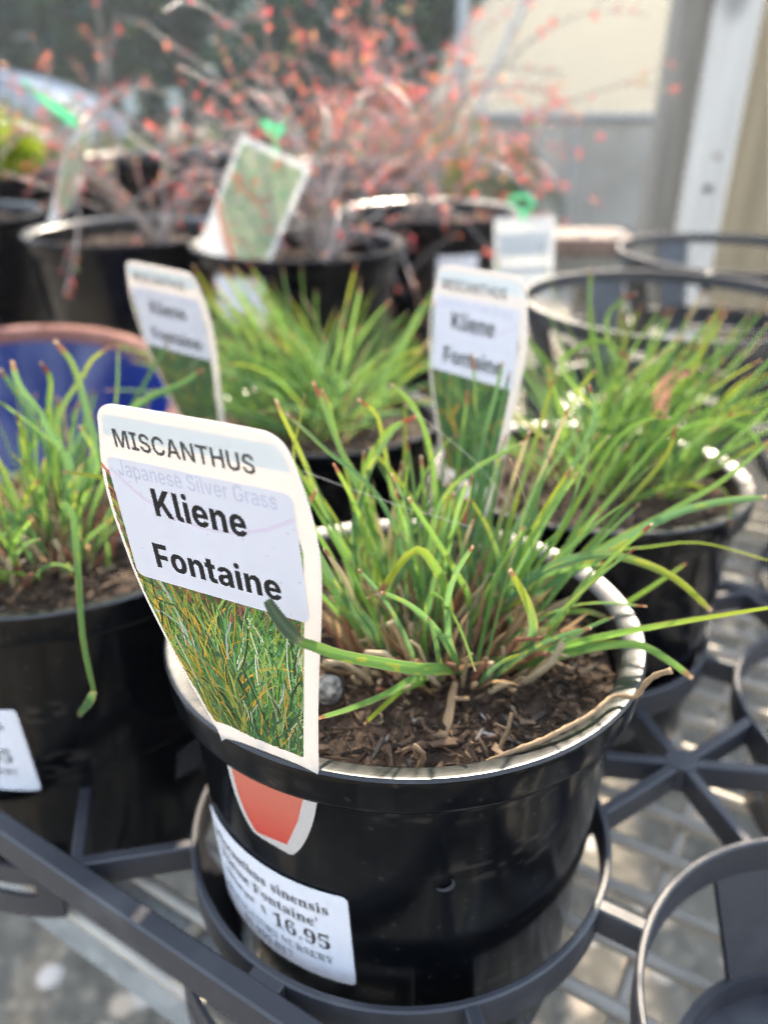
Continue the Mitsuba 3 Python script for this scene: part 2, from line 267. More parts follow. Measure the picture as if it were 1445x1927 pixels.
# lettering: glyph outlines, 200 units to the em
GLYPHS = json.loads('''{"H":{"K":[148,[[[[11,146],[46,146],[47,79],[64,103],[99,146],[141,146],[90,86],[89,82],[143,0],[102,0],[65,59],[46,39],[46,0],[11,0]]]]],"l":[65,[[[[11,146],[46,145],[46,30],[48,26],[52,25],[59,26],[64,1],[55,-1],[38,-1],[29,1],[22,4],[13,15],[11,23]]]]],"i":[57,[[[[11,110],[46,110],[46,0],[11,0]]],[[[11,135],[11,143],[13,147],[19,153],[24,155],[33,155],[38,153],[42,150],[46,143],[46,135],[44,130],[38,124],[33,122],[24,122],[19,124],[13,130]]]]],"e":[120,[[[[7,45],[8,70],[14,86],[27,101],[43,109],[52,111],[68,111],[88,105],[102,93],[111,75],[113,64],[113,46],[41,45],[42,38],[45,31],[50,26],[59,23],[71,24],[79,29],[81,34],[111,29],[111,26],[107,18],[99,9],[81,0],[70,-2],[53,-2],[43,0],[31,5],[24,10],[16,19],[10,31]],[[43,74],[42,66],[81,67],[77,79],[73,83],[65,86],[57,86],[48,82]]]]],"n":[127,[[[[11,110],[44,110],[45,91],[54,103],[64,109],[71,111],[85,111],[93,109],[102,104],[108,98],[113,89],[116,77],[116,0],[81,0],[81,69],[78,77],[68,83],[60,83],[54,81],[48,75],[46,69],[46,0],[11,0]]]]],"F":[117,[[[[11,146],[110,146],[110,118],[46,117],[46,81],[104,81],[104,53],[46,53],[46,0],[11,0]]]]],"o":[124,[[[[7,46],[8,70],[14,86],[27,101],[40,108],[47,110],[71,111],[92,104],[98,100],[108,89],[113,79],[116,68],[117,59],[116,41],[113,30],[108,20],[98,9],[92,5],[76,-1],[71,-2],[47,-1],[40,1],[27,8],[14,23],[9,35]],[[42,64],[43,41],[46,33],[51,27],[56,25],[59,24],[68,25],[77,32],[82,48],[82,61],[79,73],[75,80],[68,84],[59,85],[51,82],[48,79]]]]],"t":[76,[[[[1,84],[1,109],[16,110],[16,136],[50,136],[51,109],[70,109],[70,84],[51,83],[51,29],[57,24],[68,25],[72,6],[71,0],[60,-2],[38,-1],[30,2],[21,10],[16,23],[16,83]]]]],"a":[118,[[[[6,24],[7,42],[11,50],[17,56],[32,63],[65,67],[70,69],[73,74],[72,81],[68,85],[62,87],[50,86],[41,80],[40,76],[9,80],[13,91],[22,101],[33,107],[43,110],[67,111],[86,106],[99,97],[104,90],[107,80],[107,0],[75,0],[74,14],[66,5],[57,0],[49,-2],[30,-1],[18,4],[11,11]],[[38,35],[41,24],[49,21],[56,21],[64,24],[72,33],[73,48],[45,43]]]]]},"S":{"M":[184,[[[[14,146],[55,146],[81,75],[92,35],[94,37],[101,68],[129,146],[170,146],[170,0],[143,0],[144,112],[143,113],[141,111],[133,81],[104,0],[80,0],[54,71],[43,110],[40,112],[40,0],[14,0]]]]],"I":[94,[[[[8,0],[8,23],[33,24],[33,122],[8,123],[8,146],[86,146],[86,123],[60,122],[60,24],[86,23],[86,0]]]]],"S":[130,[[[[10,33],[10,44],[35,44],[36,38],[40,30],[49,24],[55,22],[60,21],[76,22],[82,24],[90,29],[94,37],[93,49],[87,55],[80,58],[40,69],[27,76],[18,85],[15,91],[13,99],[13,112],[16,122],[22,131],[33,140],[47,146],[58,148],[82,147],[92,144],[104,137],[112,129],[116,122],[119,106],[93,106],[90,115],[85,120],[72,125],[60,125],[53,123],[44,118],[40,109],[40,103],[42,98],[48,93],[62,87],[93,79],[107,71],[114,64],[121,48],[121,34],[118,24],[114,17],[102,6],[87,0],[76,-2],[49,-1],[38,2],[25,9],[15,20]]]]],"C":[147,[[[[10,62],[11,91],[16,109],[20,117],[32,132],[43,140],[54,145],[68,148],[85,148],[102,144],[114,138],[125,128],[135,111],[138,97],[111,97],[107,109],[100,117],[87,123],[71,124],[61,121],[52,116],[45,108],[39,94],[37,85],[37,61],[40,49],[47,35],[56,27],[63,24],[71,22],[87,23],[97,27],[105,34],[111,49],[138,49],[135,35],[127,21],[116,10],[102,2],[85,-2],[68,-2],[54,1],[41,7],[27,19],[20,29],[13,46]]]]],"A":[147,[[[[5,0],[55,146],[90,147],[142,0],[112,0],[101,34],[99,36],[47,36],[35,0]],[[54,58],[93,58],[83,86],[73,122],[71,120],[64,90]]]]],"N":[151,[[[[14,146],[44,146],[46,144],[95,66],[110,38],[111,39],[110,146],[137,146],[137,0],[106,0],[64,67],[41,108],[41,0],[14,0]]]]],"T":[133,[[[[8,123],[8,146],[125,146],[125,123],[80,122],[79,-1],[53,-1],[53,122]]]]],"H":[149,[[[[14,146],[41,146],[41,86],[107,86],[108,146],[135,146],[135,0],[108,0],[107,63],[41,63],[41,0],[14,0]]]]],"U":[146,[[[[14,147],[41,146],[41,46],[46,34],[55,26],[68,22],[78,22],[93,27],[102,37],[105,46],[105,146],[132,147],[132,43],[129,31],[125,23],[119,15],[112,9],[104,4],[89,-1],[64,-2],[53,0],[40,5],[30,12],[23,20],[17,31],[14,43]]]]]},"R":{"J":[115,[[[[8,35],[8,51],[32,51],[33,34],[42,22],[50,19],[58,19],[67,22],[73,28],[76,38],[76,146],[100,146],[100,33],[97,22],[89,10],[81,4],[68,-1],[40,-1],[24,6],[16,14],[11,23]]]]],"a":[115,[[[[8,25],[9,42],[15,52],[20,56],[40,63],[68,66],[74,68],[77,73],[76,81],[73,87],[62,92],[48,91],[41,88],[33,78],[12,82],[11,84],[15,92],[22,100],[39,109],[65,111],[83,106],[95,96],[101,81],[101,0],[78,0],[77,14],[69,5],[57,-1],[38,-2],[29,0],[21,4],[13,12]],[[32,37],[32,24],[37,19],[46,16],[55,16],[64,19],[73,26],[76,33],[77,51],[49,47],[38,43]]]]],"p":[124,[[[[14,110],[37,110],[38,92],[50,106],[56,109],[63,111],[85,109],[96,103],[104,95],[112,80],[115,66],[115,43],[112,29],[104,14],[96,6],[82,-1],[63,-2],[52,2],[38,15],[38,-41],[14,-41]],[[37,49],[40,36],[49,22],[58,18],[70,18],[75,20],[84,27],[90,42],[91,61],[86,79],[78,88],[70,91],[58,91],[50,88],[40,74],[37,60]]]]],"n":[122,[[[[14,110],[37,110],[38,92],[48,105],[64,112],[82,111],[90,108],[98,102],[105,91],[108,79],[108,0],[84,0],[84,70],[80,83],[74,88],[66,91],[58,91],[49,88],[44,84],[39,73],[38,0],[14,0]]]]],"e":[118,[[[[9,45],[10,70],[17,89],[26,100],[41,109],[64,112],[81,108],[91,102],[98,95],[106,80],[109,66],[109,48],[33,47],[37,31],[45,22],[52,19],[72,19],[82,25],[85,32],[107,28],[101,14],[85,2],[69,-2],[53,-2],[34,4],[28,8],[16,22]],[[38,80],[34,65],[86,66],[80,83],[74,89],[65,92],[56,92],[45,88]]]]],"s":[109,[[[[12,18],[9,29],[12,30],[32,33],[34,26],[43,19],[60,17],[71,21],[76,29],[74,37],[69,41],[33,50],[23,55],[16,62],[12,72],[12,84],[16,94],[23,102],[41,110],[63,111],[76,108],[90,99],[95,92],[98,83],[76,79],[74,85],[68,90],[61,93],[51,93],[42,90],[36,81],[37,75],[42,70],[48,67],[80,60],[95,50],[100,39],[100,26],[96,16],[90,9],[69,-1],[40,-1],[30,2],[19,9]]]]],"S":[129,[[[[10,32],[10,42],[33,42],[36,32],[43,24],[59,19],[70,19],[81,22],[92,30],[95,38],[95,44],[89,54],[69,62],[39,70],[20,83],[13,99],[13,112],[20,129],[28,137],[43,145],[57,148],[74,148],[88,145],[103,137],[115,121],[117,107],[93,107],[91,116],[83,123],[71,127],[59,127],[47,123],[39,116],[37,105],[40,97],[47,92],[92,78],[106,70],[112,64],[119,49],[119,33],[110,14],[100,6],[86,0],[74,-2],[48,-1],[37,2],[22,11],[14,21]]]]],"i":[52,[[[[12,136],[13,146],[23,153],[35,151],[41,143],[40,133],[30,126],[18,128]]],[[[14,110],[38,110],[38,0],[14,0]]]]],"l":[59,[[[[14,146],[38,146],[38,27],[43,19],[54,18],[57,4],[56,0],[36,-1],[28,1],[18,9],[15,15]]]]],"v":[116,[[[[4,108],[5,110],[30,109],[58,23],[60,25],[64,43],[87,110],[112,110],[72,0],[44,1]]]]],"r":[79,[[[[14,110],[37,110],[38,94],[48,106],[53,109],[60,111],[75,110],[75,89],[55,89],[48,86],[40,76],[38,69],[38,0],[14,0]]]]],"G":[149,[[[[10,62],[11,91],[20,117],[33,133],[51,144],[68,148],[84,148],[101,144],[117,135],[126,126],[134,112],[137,100],[111,100],[107,111],[97,121],[82,126],[70,126],[60,123],[51,118],[41,106],[36,92],[34,67],[39,45],[51,28],[71,20],[88,21],[100,26],[110,38],[114,51],[113,56],[80,56],[80,76],[138,76],[138,48],[132,28],[117,10],[105,3],[86,-2],[68,-2],[57,0],[41,7],[27,19],[20,29],[13,46]]]]]},"B":{"$":[114,[[[[12,33],[35,26],[51,26],[51,64],[29,73],[18,82],[14,89],[12,104],[14,114],[23,126],[35,132],[50,133],[51,152],[63,152],[64,133],[77,133],[98,127],[93,112],[72,118],[63,118],[63,80],[91,68],[98,62],[103,51],[101,31],[89,18],[78,13],[64,11],[63,-11],[51,-11],[51,10],[30,11],[14,15],[12,17]],[[63,27],[67,26],[77,29],[84,34],[86,40],[86,46],[82,54],[64,61]],[[31,96],[36,88],[51,83],[51,118],[39,116],[31,110]]]]],"'":[45,[[[[17,91],[13,143],[32,143],[28,91]]]]],".":[54,[[[[14,11],[15,19],[20,25],[30,26],[38,21],[39,7],[33,0],[20,0],[16,4]]]]],"0":[112,[[[[7,56],[9,102],[18,126],[26,135],[43,143],[64,144],[81,138],[91,129],[98,117],[103,100],[105,59],[99,29],[93,17],[85,8],[75,2],[64,-1],[48,-1],[32,4],[23,11],[14,25]],[[38,93],[41,28],[46,16],[54,12],[64,14],[69,22],[73,41],[74,90],[69,121],[64,129],[59,131],[47,128],[41,115]]]]],"1":[112,[[[[8,116],[29,125],[53,143],[76,143],[76,18],[78,13],[83,11],[102,11],[102,0],[19,0],[19,11],[39,11],[44,14],[46,20],[46,120],[44,121],[30,106],[24,103],[14,104]]]]],"4":[112,[[[[3,37],[3,51],[58,142],[87,143],[87,51],[108,50],[108,37],[87,37],[87,22],[93,13],[106,11],[106,0],[36,0],[36,11],[46,11],[56,16],[58,21],[58,37]],[[18,51],[58,50],[58,118],[56,116]]]]],"5":[112,[[[[8,19],[9,31],[17,37],[24,37],[26,26],[31,18],[40,14],[55,15],[66,24],[71,43],[68,61],[58,72],[49,75],[36,75],[20,71],[12,75],[18,143],[94,143],[95,107],[84,107],[81,117],[76,121],[32,121],[28,90],[29,86],[59,88],[70,86],[84,80],[95,70],[101,54],[101,36],[94,18],[85,9],[71,2],[57,-1],[39,-1],[17,6],[11,12]]]]],"6":[112,[[[[9,54],[9,78],[14,104],[24,124],[35,135],[46,141],[58,144],[82,143],[97,135],[101,128],[101,118],[96,111],[85,107],[77,107],[76,121],[70,131],[61,132],[53,129],[43,114],[37,84],[39,82],[56,88],[77,87],[89,82],[100,70],[105,53],[104,34],[98,18],[87,6],[67,-1],[51,-1],[35,4],[23,14],[17,23],[12,36]],[[37,66],[39,39],[45,21],[54,13],[62,12],[67,14],[73,23],[76,38],[75,58],[71,69],[61,76],[51,75]]]]],"7":[112,[[[[9,101],[10,143],[105,143],[105,131],[50,0],[33,1],[86,120],[31,121],[23,115],[21,101]]]]],"9":[112,[[[[7,89],[7,105],[10,117],[16,128],[27,138],[45,144],[60,144],[72,141],[88,130],[98,113],[101,102],[103,68],[98,39],[92,25],[81,11],[66,2],[54,-1],[31,0],[22,4],[15,11],[13,26],[20,33],[23,33],[27,22],[36,14],[50,12],[58,15],[64,21],[70,35],[74,66],[53,56],[39,56],[28,59],[14,70]],[[37,90],[41,76],[50,71],[63,72],[75,83],[71,115],[62,129],[51,131],[41,124],[36,107]]]]],"A":[130,[[[[-3,5],[6,7],[11,14],[59,134],[62,139],[66,139],[114,26],[123,8],[132,5],[132,0],[68,0],[68,5],[78,6],[84,11],[82,23],[74,40],[30,39],[22,13],[24,8],[29,6],[38,5],[38,0],[-3,0]],[[51,91],[35,48],[71,49],[53,92]]]]],"E":[132,[[[[4,0],[4,5],[16,7],[22,15],[22,119],[16,129],[5,130],[5,135],[119,135],[119,95],[114,95],[111,108],[107,116],[93,125],[79,128],[62,128],[56,125],[54,118],[54,73],[68,74],[75,77],[82,87],[86,102],[91,102],[91,35],[85,36],[83,50],[75,62],[67,65],[55,66],[54,18],[56,11],[63,8],[90,10],[107,18],[117,30],[122,42],[128,42],[120,0]]]]],"F":[120,[[[[4,130],[4,135],[117,135],[117,95],[112,95],[110,106],[103,119],[92,125],[78,128],[61,128],[57,127],[54,121],[55,73],[66,74],[75,78],[82,90],[84,102],[90,103],[90,35],[85,35],[81,52],[74,62],[62,66],[54,65],[55,14],[61,7],[76,5],[76,0],[5,0],[5,5],[17,8],[22,18],[22,118],[17,127]]]]],"G":[151,[[[[8,63],[9,85],[13,99],[23,116],[37,129],[48,135],[68,140],[91,139],[118,131],[125,140],[130,140],[130,93],[124,94],[116,112],[99,128],[84,133],[71,132],[60,127],[49,110],[44,88],[43,66],[46,41],[53,23],[62,12],[77,6],[88,6],[96,9],[102,19],[101,48],[96,54],[82,56],[82,61],[149,61],[149,56],[140,55],[134,50],[132,10],[113,3],[90,-1],[70,-1],[49,4],[33,13],[19,28],[11,46]]]]],"K":[152,[[[[5,0],[5,5],[17,7],[22,15],[22,120],[16,128],[5,130],[5,135],[72,135],[72,130],[59,127],[55,121],[55,70],[103,120],[104,124],[102,128],[87,130],[87,135],[145,135],[145,130],[131,128],[115,119],[81,84],[135,16],[145,7],[155,5],[155,0],[84,0],[84,5],[98,6],[99,12],[60,62],[54,57],[55,15],[58,8],[72,5],[72,0]]]]],"M":[189,[[[[4,130],[4,135],[55,135],[94,44],[133,134],[184,135],[184,130],[170,126],[167,118],[167,16],[171,7],[184,5],[184,0],[118,0],[118,5],[130,7],[135,16],[134,112],[86,0],[80,0],[78,4],[36,105],[31,111],[32,15],[38,7],[50,5],[50,0],[4,0],[4,5],[18,8],[22,16],[22,121],[15,129]]]]],"N":[147,[[[[5,0],[5,5],[15,6],[21,10],[23,21],[23,114],[11,129],[5,130],[5,135],[47,135],[115,52],[116,120],[110,128],[99,130],[99,135],[143,135],[143,130],[131,128],[126,120],[126,-3],[120,-3],[115,2],[33,101],[32,16],[35,8],[50,5],[50,0]]]]],"O":[156,[[[[8,63],[11,93],[21,113],[42,132],[70,141],[88,141],[102,138],[125,125],[139,108],[148,82],[147,53],[142,38],[134,25],[116,9],[101,2],[86,-1],[69,-1],[55,2],[33,14],[17,33],[11,47]],[[43,80],[45,44],[49,30],[55,18],[63,10],[74,6],[83,6],[92,9],[102,17],[111,41],[113,82],[107,111],[96,128],[86,133],[73,134],[64,131],[55,124],[49,112],[45,98]]]]],"P":[124,[[[[5,0],[5,5],[17,7],[22,16],[22,119],[17,128],[5,130],[5,135],[79,135],[97,132],[109,126],[118,116],[122,103],[121,88],[114,75],[102,66],[89,62],[54,60],[55,14],[60,7],[72,5],[72,0]],[[54,69],[66,68],[74,70],[81,74],[86,85],[86,111],[83,120],[73,127],[61,128],[57,127],[54,121]]]]],"R":[141,[[[[5,0],[5,5],[17,7],[22,16],[22,119],[17,128],[5,130],[5,135],[87,134],[105,129],[116,122],[124,106],[123,88],[115,76],[95,65],[129,13],[137,6],[143,5],[143,0],[100,0],[59,63],[54,62],[55,14],[60,7],[72,5],[72,0]],[[55,120],[54,70],[67,69],[75,71],[86,79],[89,86],[90,108],[88,115],[82,124],[72,128],[59,127]]]]],"S":[116,[[[[13,49],[19,49],[27,25],[40,11],[53,6],[64,6],[78,13],[83,24],[81,38],[69,49],[41,62],[23,76],[15,93],[15,109],[22,126],[37,138],[48,141],[63,141],[91,135],[95,141],[101,141],[101,97],[96,97],[88,117],[78,128],[69,133],[62,135],[49,134],[38,126],[36,121],[37,108],[44,99],[87,78],[102,64],[107,49],[107,35],[100,17],[88,6],[72,0],[49,-1],[23,5],[18,-1],[13,-1]]]]],"T":[126,[[[[3,136],[122,136],[122,95],[117,95],[114,109],[104,123],[92,128],[78,128],[79,15],[85,7],[98,5],[98,0],[27,0],[27,5],[41,8],[46,16],[46,128],[38,129],[22,123],[11,107],[9,95],[3,95]]]]],"U":[147,[[[[4,133],[4,138],[72,138],[71,133],[57,130],[54,123],[54,35],[59,20],[65,13],[76,9],[88,9],[102,14],[110,21],[117,44],[117,120],[113,130],[98,133],[98,138],[141,138],[141,133],[130,130],[126,122],[125,39],[118,18],[109,8],[90,0],[64,-1],[46,3],[31,14],[25,25],[22,38],[22,120],[18,130]]]]],"Y":[127,[[[[-4,130],[-4,135],[62,135],[62,130],[54,130],[47,127],[47,120],[74,68],[104,119],[102,127],[88,130],[88,135],[131,135],[131,130],[122,127],[116,120],[80,60],[80,16],[86,7],[98,5],[98,0],[30,0],[30,5],[42,7],[47,14],[48,52],[10,122],[3,128]]]]],"a":[102,[[[[6,25],[11,36],[19,43],[35,51],[59,59],[58,82],[54,88],[48,90],[39,90],[31,85],[37,72],[36,66],[32,61],[28,59],[14,61],[10,67],[10,78],[17,88],[34,96],[58,97],[71,94],[82,86],[87,73],[87,16],[90,12],[96,14],[98,11],[96,7],[85,0],[71,-1],[65,1],[59,11],[43,1],[23,-1],[15,2],[9,8],[6,15]],[[35,30],[37,16],[43,12],[53,15],[59,20],[59,52],[45,47],[38,40]]]]],"c":[87,[[[[6,37],[6,56],[10,70],[16,80],[30,92],[45,97],[60,97],[72,93],[81,84],[83,77],[82,69],[76,63],[65,63],[60,67],[58,75],[59,84],[53,90],[42,88],[37,81],[34,71],[34,44],[37,32],[42,22],[55,14],[69,15],[80,23],[84,21],[84,18],[70,5],[53,-1],[40,-1],[25,5],[13,18]]]]],"e":[90,[[[[6,38],[6,58],[10,72],[18,84],[25,90],[36,95],[53,96],[66,92],[77,82],[83,68],[84,51],[35,50],[38,30],[49,17],[63,15],[73,19],[80,27],[85,24],[76,11],[67,4],[52,-1],[39,-1],[26,4],[12,19]],[[36,75],[35,59],[60,59],[59,80],[54,89],[46,90],[41,88]]]]],"h":[113,[[[[5,5],[14,8],[16,16],[16,119],[14,127],[6,130],[6,135],[44,135],[44,81],[60,93],[78,95],[91,89],[96,81],[98,74],[98,15],[102,6],[108,5],[108,0],[60,0],[60,5],[68,7],[70,13],[70,71],[68,78],[64,80],[54,79],[44,69],[44,12],[47,6],[54,5],[54,0],[5,0]]]]],"i":[59,[[[[5,5],[14,7],[16,15],[16,77],[13,86],[6,87],[6,92],[44,92],[44,13],[47,6],[54,5],[54,0],[5,0]]],[[[15,119],[16,130],[26,138],[37,137],[45,127],[44,116],[34,108],[21,110]]]]],"l":[59,[[[[5,5],[14,7],[16,15],[16,120],[13,129],[6,130],[6,135],[44,135],[44,13],[47,6],[54,5],[54,0],[5,0]]]]],"m":[165,[[[[5,0],[5,5],[14,8],[16,16],[16,76],[14,84],[6,87],[6,92],[44,92],[45,81],[57,92],[66,95],[77,95],[87,91],[96,79],[107,90],[119,95],[137,93],[145,86],[150,71],[150,12],[153,6],[160,5],[160,0],[112,0],[112,5],[119,6],[122,12],[122,71],[120,78],[116,80],[106,79],[97,70],[97,11],[100,6],[106,5],[106,0],[59,0],[59,5],[66,6],[69,12],[69,71],[67,78],[63,80],[53,79],[44,69],[44,11],[47,6],[53,5],[53,0]]]]],"n":[113,[[[[5,5],[14,8],[16,16],[16,76],[14,84],[6,87],[6,92],[44,92],[45,81],[56,91],[67,95],[82,94],[91,89],[98,74],[98,15],[102,6],[108,5],[108,0],[60,0],[60,5],[68,7],[70,13],[70,71],[68,78],[64,80],[54,79],[44,69],[44,12],[47,6],[54,5],[54,0],[5,0]]]]],"o":[100,[[[[6,37],[6,59],[10,72],[17,83],[32,94],[43,97],[57,97],[68,94],[84,82],[91,70],[94,59],[94,37],[91,26],[84,14],[68,2],[57,-1],[43,-1],[28,4],[14,17]],[[35,28],[37,16],[42,7],[53,5],[61,10],[65,25],[65,69],[60,86],[53,91],[42,89],[37,79],[35,67]]]]],"p":[111,[[[[5,-40],[5,-35],[14,-31],[16,-22],[16,77],[14,86],[6,90],[6,94],[43,94],[44,83],[53,93],[63,97],[74,97],[85,93],[94,85],[99,77],[104,60],[103,33],[96,15],[87,5],[73,-1],[58,0],[44,9],[45,-28],[51,-34],[59,-35],[59,-40]],[[45,21],[49,13],[61,10],[70,16],[73,24],[75,35],[74,68],[71,79],[62,85],[52,83],[44,71]]]]],"s":[86,[[[[11,33],[16,33],[22,17],[35,7],[46,6],[56,12],[57,22],[55,27],[26,43],[15,53],[11,62],[11,73],[17,87],[28,95],[47,97],[65,93],[68,97],[73,97],[73,68],[68,68],[63,80],[56,87],[48,90],[36,88],[31,81],[31,77],[37,68],[64,55],[73,46],[77,28],[71,10],[63,3],[52,-1],[39,-1],[25,4],[20,4],[15,-1],[11,-1]]]]],"t":[68,[[[[6,85],[6,91],[29,114],[38,128],[43,128],[43,95],[62,94],[62,85],[43,84],[44,18],[47,14],[53,14],[61,23],[66,22],[62,12],[53,3],[43,-1],[30,-1],[18,6],[14,20],[14,84]]]]],"u":[112,[[[[3,94],[42,94],[42,22],[44,16],[49,13],[57,13],[68,22],[68,81],[64,88],[56,89],[56,94],[96,94],[96,21],[100,12],[107,11],[107,6],[86,4],[68,-1],[67,12],[58,4],[45,-1],[33,-1],[24,2],[18,8],[14,20],[13,83],[9,88],[3,89]]]]]}}''')
def words(style, text, cap, track=0.0, squeeze=1.0):
    """Shapely outline of the text, capitals cap tall, from x = 0 on the base line, and its width."""
    s, x, out = cap / 143.0, 0.0, []
    for ch in text:
        if ch == ' ':
            x += 55 + track; continue
        adv, polys = GLYPHS[style][ch]
        for rings in polys:
            out.append(affinity.translate(Polygon(rings[0], rings[1:]).buffer(0), x, 0))
        x += adv + track
    g = affinity.scale(unary_union(out), s * squeeze, s, origin=(0, 0))
    return g, x * s * squeeze

# ------------------------------------------------------------------ the grid of the carrier tray
PHI = -0.55696
E = V(math.cos(PHI), math.sin(PHI), 0); N = V(-E[1], E[0], 0)
P = 0.15643
C0 = V(-0.0003, -0.0021, 0)
TRAY_Z, BENCH_Z, GROUND_Z = -0.0782, -0.1375, -0.76
def cell(i, j): return C0 + i * P * E + j * P * N
def en(e, n, z): return e * E + n * N + V(0, 0, z)

# ------------------------------------------------------------------ setting: ground and bench
g = thing('ground', 'grey exposed aggregate concrete ground under and around the mesh bench', kind='structure')
body(g, tm([[-38, -26, GROUND_Z], [38, -26, GROUND_Z], [38, 42, GROUND_Z], [-38, 42, GROUND_Z]], [[0, 1, 2], [0, 2, 3]]), 'concrete', smooth=False)

b = thing('mesh_bench', 'galvanised wire mesh nursery bench that all the trays and pots stand on', 'bench')
BE0, BE1 = -1.15, 0.75
for k in range(-3, 27):
    n = 0.0125 + 0.025 * k
    w = tube([en(BE0, n, BENCH_Z - 0.0030), en(BE1, n, BENCH_Z - 0.0030)], 0.0030, 8)
    part(b, 'wire', w, 'wire_metal', smooth=True)
far = [tube([en(BE0, 0.0125 + 0.025 * k, BENCH_Z - 0.002), en(BE1, 0.0125 + 0.025 * k, BENCH_Z - 0.002)], 0.0030, 6) for k in range(27, 46)]
part(b, 'far_wires', cat(far), 'wire_metal', smooth=True, kind='stuff')
for k in range(-15, 10):
    e = 0.081 + 0.075 * k
    part(b, 'cross_wire', tube([en(e, -0.062, BENCH_Z - 0.0082), en(e, 1.14, BENCH_Z - 0.0082)], 0.0030, 8), 'wire_metal', smooth=True)
for n0, n1 in ((-0.058, -0.030), (1.11, 1.14)):
    part(b, 'edge_rail', bar(en(BE0, (n0 + n1) / 2, BENCH_Z - 0.0114), en(BE1, (n0 + n1) / 2, BENCH_Z - 0.0114), n1 - n0, 0.032, ch=0.003), 'galvanised', smooth=False)
for e in (-1.1, 0.70):
    for n in (-0.051, 1.125):
        part(b, 'leg', bar(en(e, n, BENCH_Z - 0.0414), en(e, n, GROUND_Z + 0.03), 0.03, 0.03, up=(1, 0, 0)), 'galvanised', smooth=False)

# ------------------------------------------------------------------ pots
def make_pot(name, label, c, r=0.0725, h=0.130, group=None, scale=None, mark=False, bsdf='pot_plastic', rimb='rim_plastic', seg=128):
    """A moulded nursery pot: rim ring with a bevelled inner band, stepped tapering wall."""
    k = thing(name, label, 'plant pot', group)
    s = r / 0.0725
    z = h / 0.130
    rim = [(0.0660, -0.0118), (0.0700, -0.0118), (0.0712, -0.0110), (0.0718, -0.0095), (0.0724, -0.0022), (0.0723, -0.0008), (0.0717, 0.0),
           (0.0709, 0.0), (0.0670, -0.0010), (0.0655, -0.0022), (0.0651, -0.0050), (0.0650, -0.0117)]
    rim = [(a * s, bz * s) for a, bz in rim]
    cen = V(*c)
    def wob(v, th):
        q = 0.00035 * s * (np.sin(2 * th + 1.0) + 0.6 * np.sin(3 * th + 2.3))
        v = v.copy()
        v[:, :, 0] += q[:, None] * np.cos(th)[:, None]; v[:, :, 1] += q[:, None] * np.sin(th)[:, None]
        v[:, :, 2] += (0.0004 * s * np.sin(2 * th))[:, None]
        return v
    wall = [(0.0, -0.130 * z), (0.0580, -0.130 * z), (0.0597, -0.128 * z), (0.0614, -0.105 * z), (0.0626, -0.0715 * z), (0.0637, -0.0700 * z), (0.0646, -0.056 * z), (0.0671, -0.0121 * s),
            (0.0655, -0.0121 * s), (0.0630, -0.056 * z), (0.0610, -0.075 * z), (0.0597, -0.105 * z), (0.0580, -0.126 * z), (0.0, -0.126 * z)]
    wall = [(a * s, bz) for a, bz in wall]
    part(k, 'wall', revolve(wall, cen, seg), bsdf, smooth=30)
    part(k, 'lip', revolve([rim[-1]] + rim[:6], cen, seg, wob=wob), bsdf, smooth=35)
    part(k, 'rim_band', revolve(rim[5:], cen, seg, wob=wob), rimb, smooth=35)
    return k
def wall_r(z, s=1.0):
    z = z / s
    return s * float(np.interp(z, [-0.128, -0.105, -0.0715, -0.0700, -0.056, -0.0121], [0.0597, 0.0614, 0.0626, 0.0637, 0.0646, 0.0671]))
MAIN, LEFT, RIGHT, MID = V(0, 0, 0), V(-0.1321, 0.0683, 0), V(0.0887, 0.1308, 0), V(-0.0452, 0.2181, 0)
pot_main = make_pot('nursery_pot', 'glossy black pot nearest the camera, with a red tipped plant tag in its rim', MAIN, group='small black nursery pots in the carrier tray')
pot_left = make_pot('nursery_pot', 'black pot at the left edge with a grass leaf hanging down its wall', LEFT, group='small black nursery pots in the carrier tray')
pot_right = make_pot('nursery_pot', 'black pot right behind the nearest pot, with no price sticker in view', RIGHT, group='small black nursery pots in the carrier tray')
pot_mid = make_pot('nursery_pot', 'black pot in the middle between the blue bowl and the upright centre tag', MID, group='small black nursery pots in the carrier tray')

def on_wall(c, a_mid, z0, lift, tilt=0.0, s=1.0, zs=1.0):
    """Maps sticker coordinates (x right, y up, z out; metres) on to the pot wall around angle a_mid, height z0."""
    def fn(v):
        x = v[:, 0] * math.cos(tilt) - v[:, 1] * math.sin(tilt); y = v[:, 0] * math.sin(tilt) + v[:, 1] * math.cos(tilt)
        z = z0 + y
        zc = np.interp(z / s, [-0.128, -0.056, -0.0121], [0.0603, 0.0650, 0.0676]) * s
        r = zc + lift + v[:, 2]
        a = a_mid + x / (0.0634 * s)
        return np.stack([c[0] + r * np.cos(a), c[1] + r * np.sin(a), z + c[2]], 1)
    return fn
def grid_patch(poly, step, depth):
    """Extruded sheet of a shapely rectangle-like polygon cut in strips so that it can bend."""
    x0, y0, x1, y1 = poly.bounds
    n = max(2, int((x1 - x0) / step))
    xs = np.linspace(x0, x1, n + 1)
    out = []
    for a, c in zip(xs[:-1], xs[1:]):
        g = poly.intersection(Polygon([(a, y0), (c, y0), (c, y1), (a, y1)]))
        if g.area > 1e-12: out.append(tri(g, 0, depth))
    return cat(out)
def rrect(x0, y0, x1, y1, r): return Polygon([(x0 + r, y0 + r), (x1 - r, y0 + r), (x1 - r, y1 - r), (x0 + r, y1 - r)]).buffer(r, quad_segs=5)
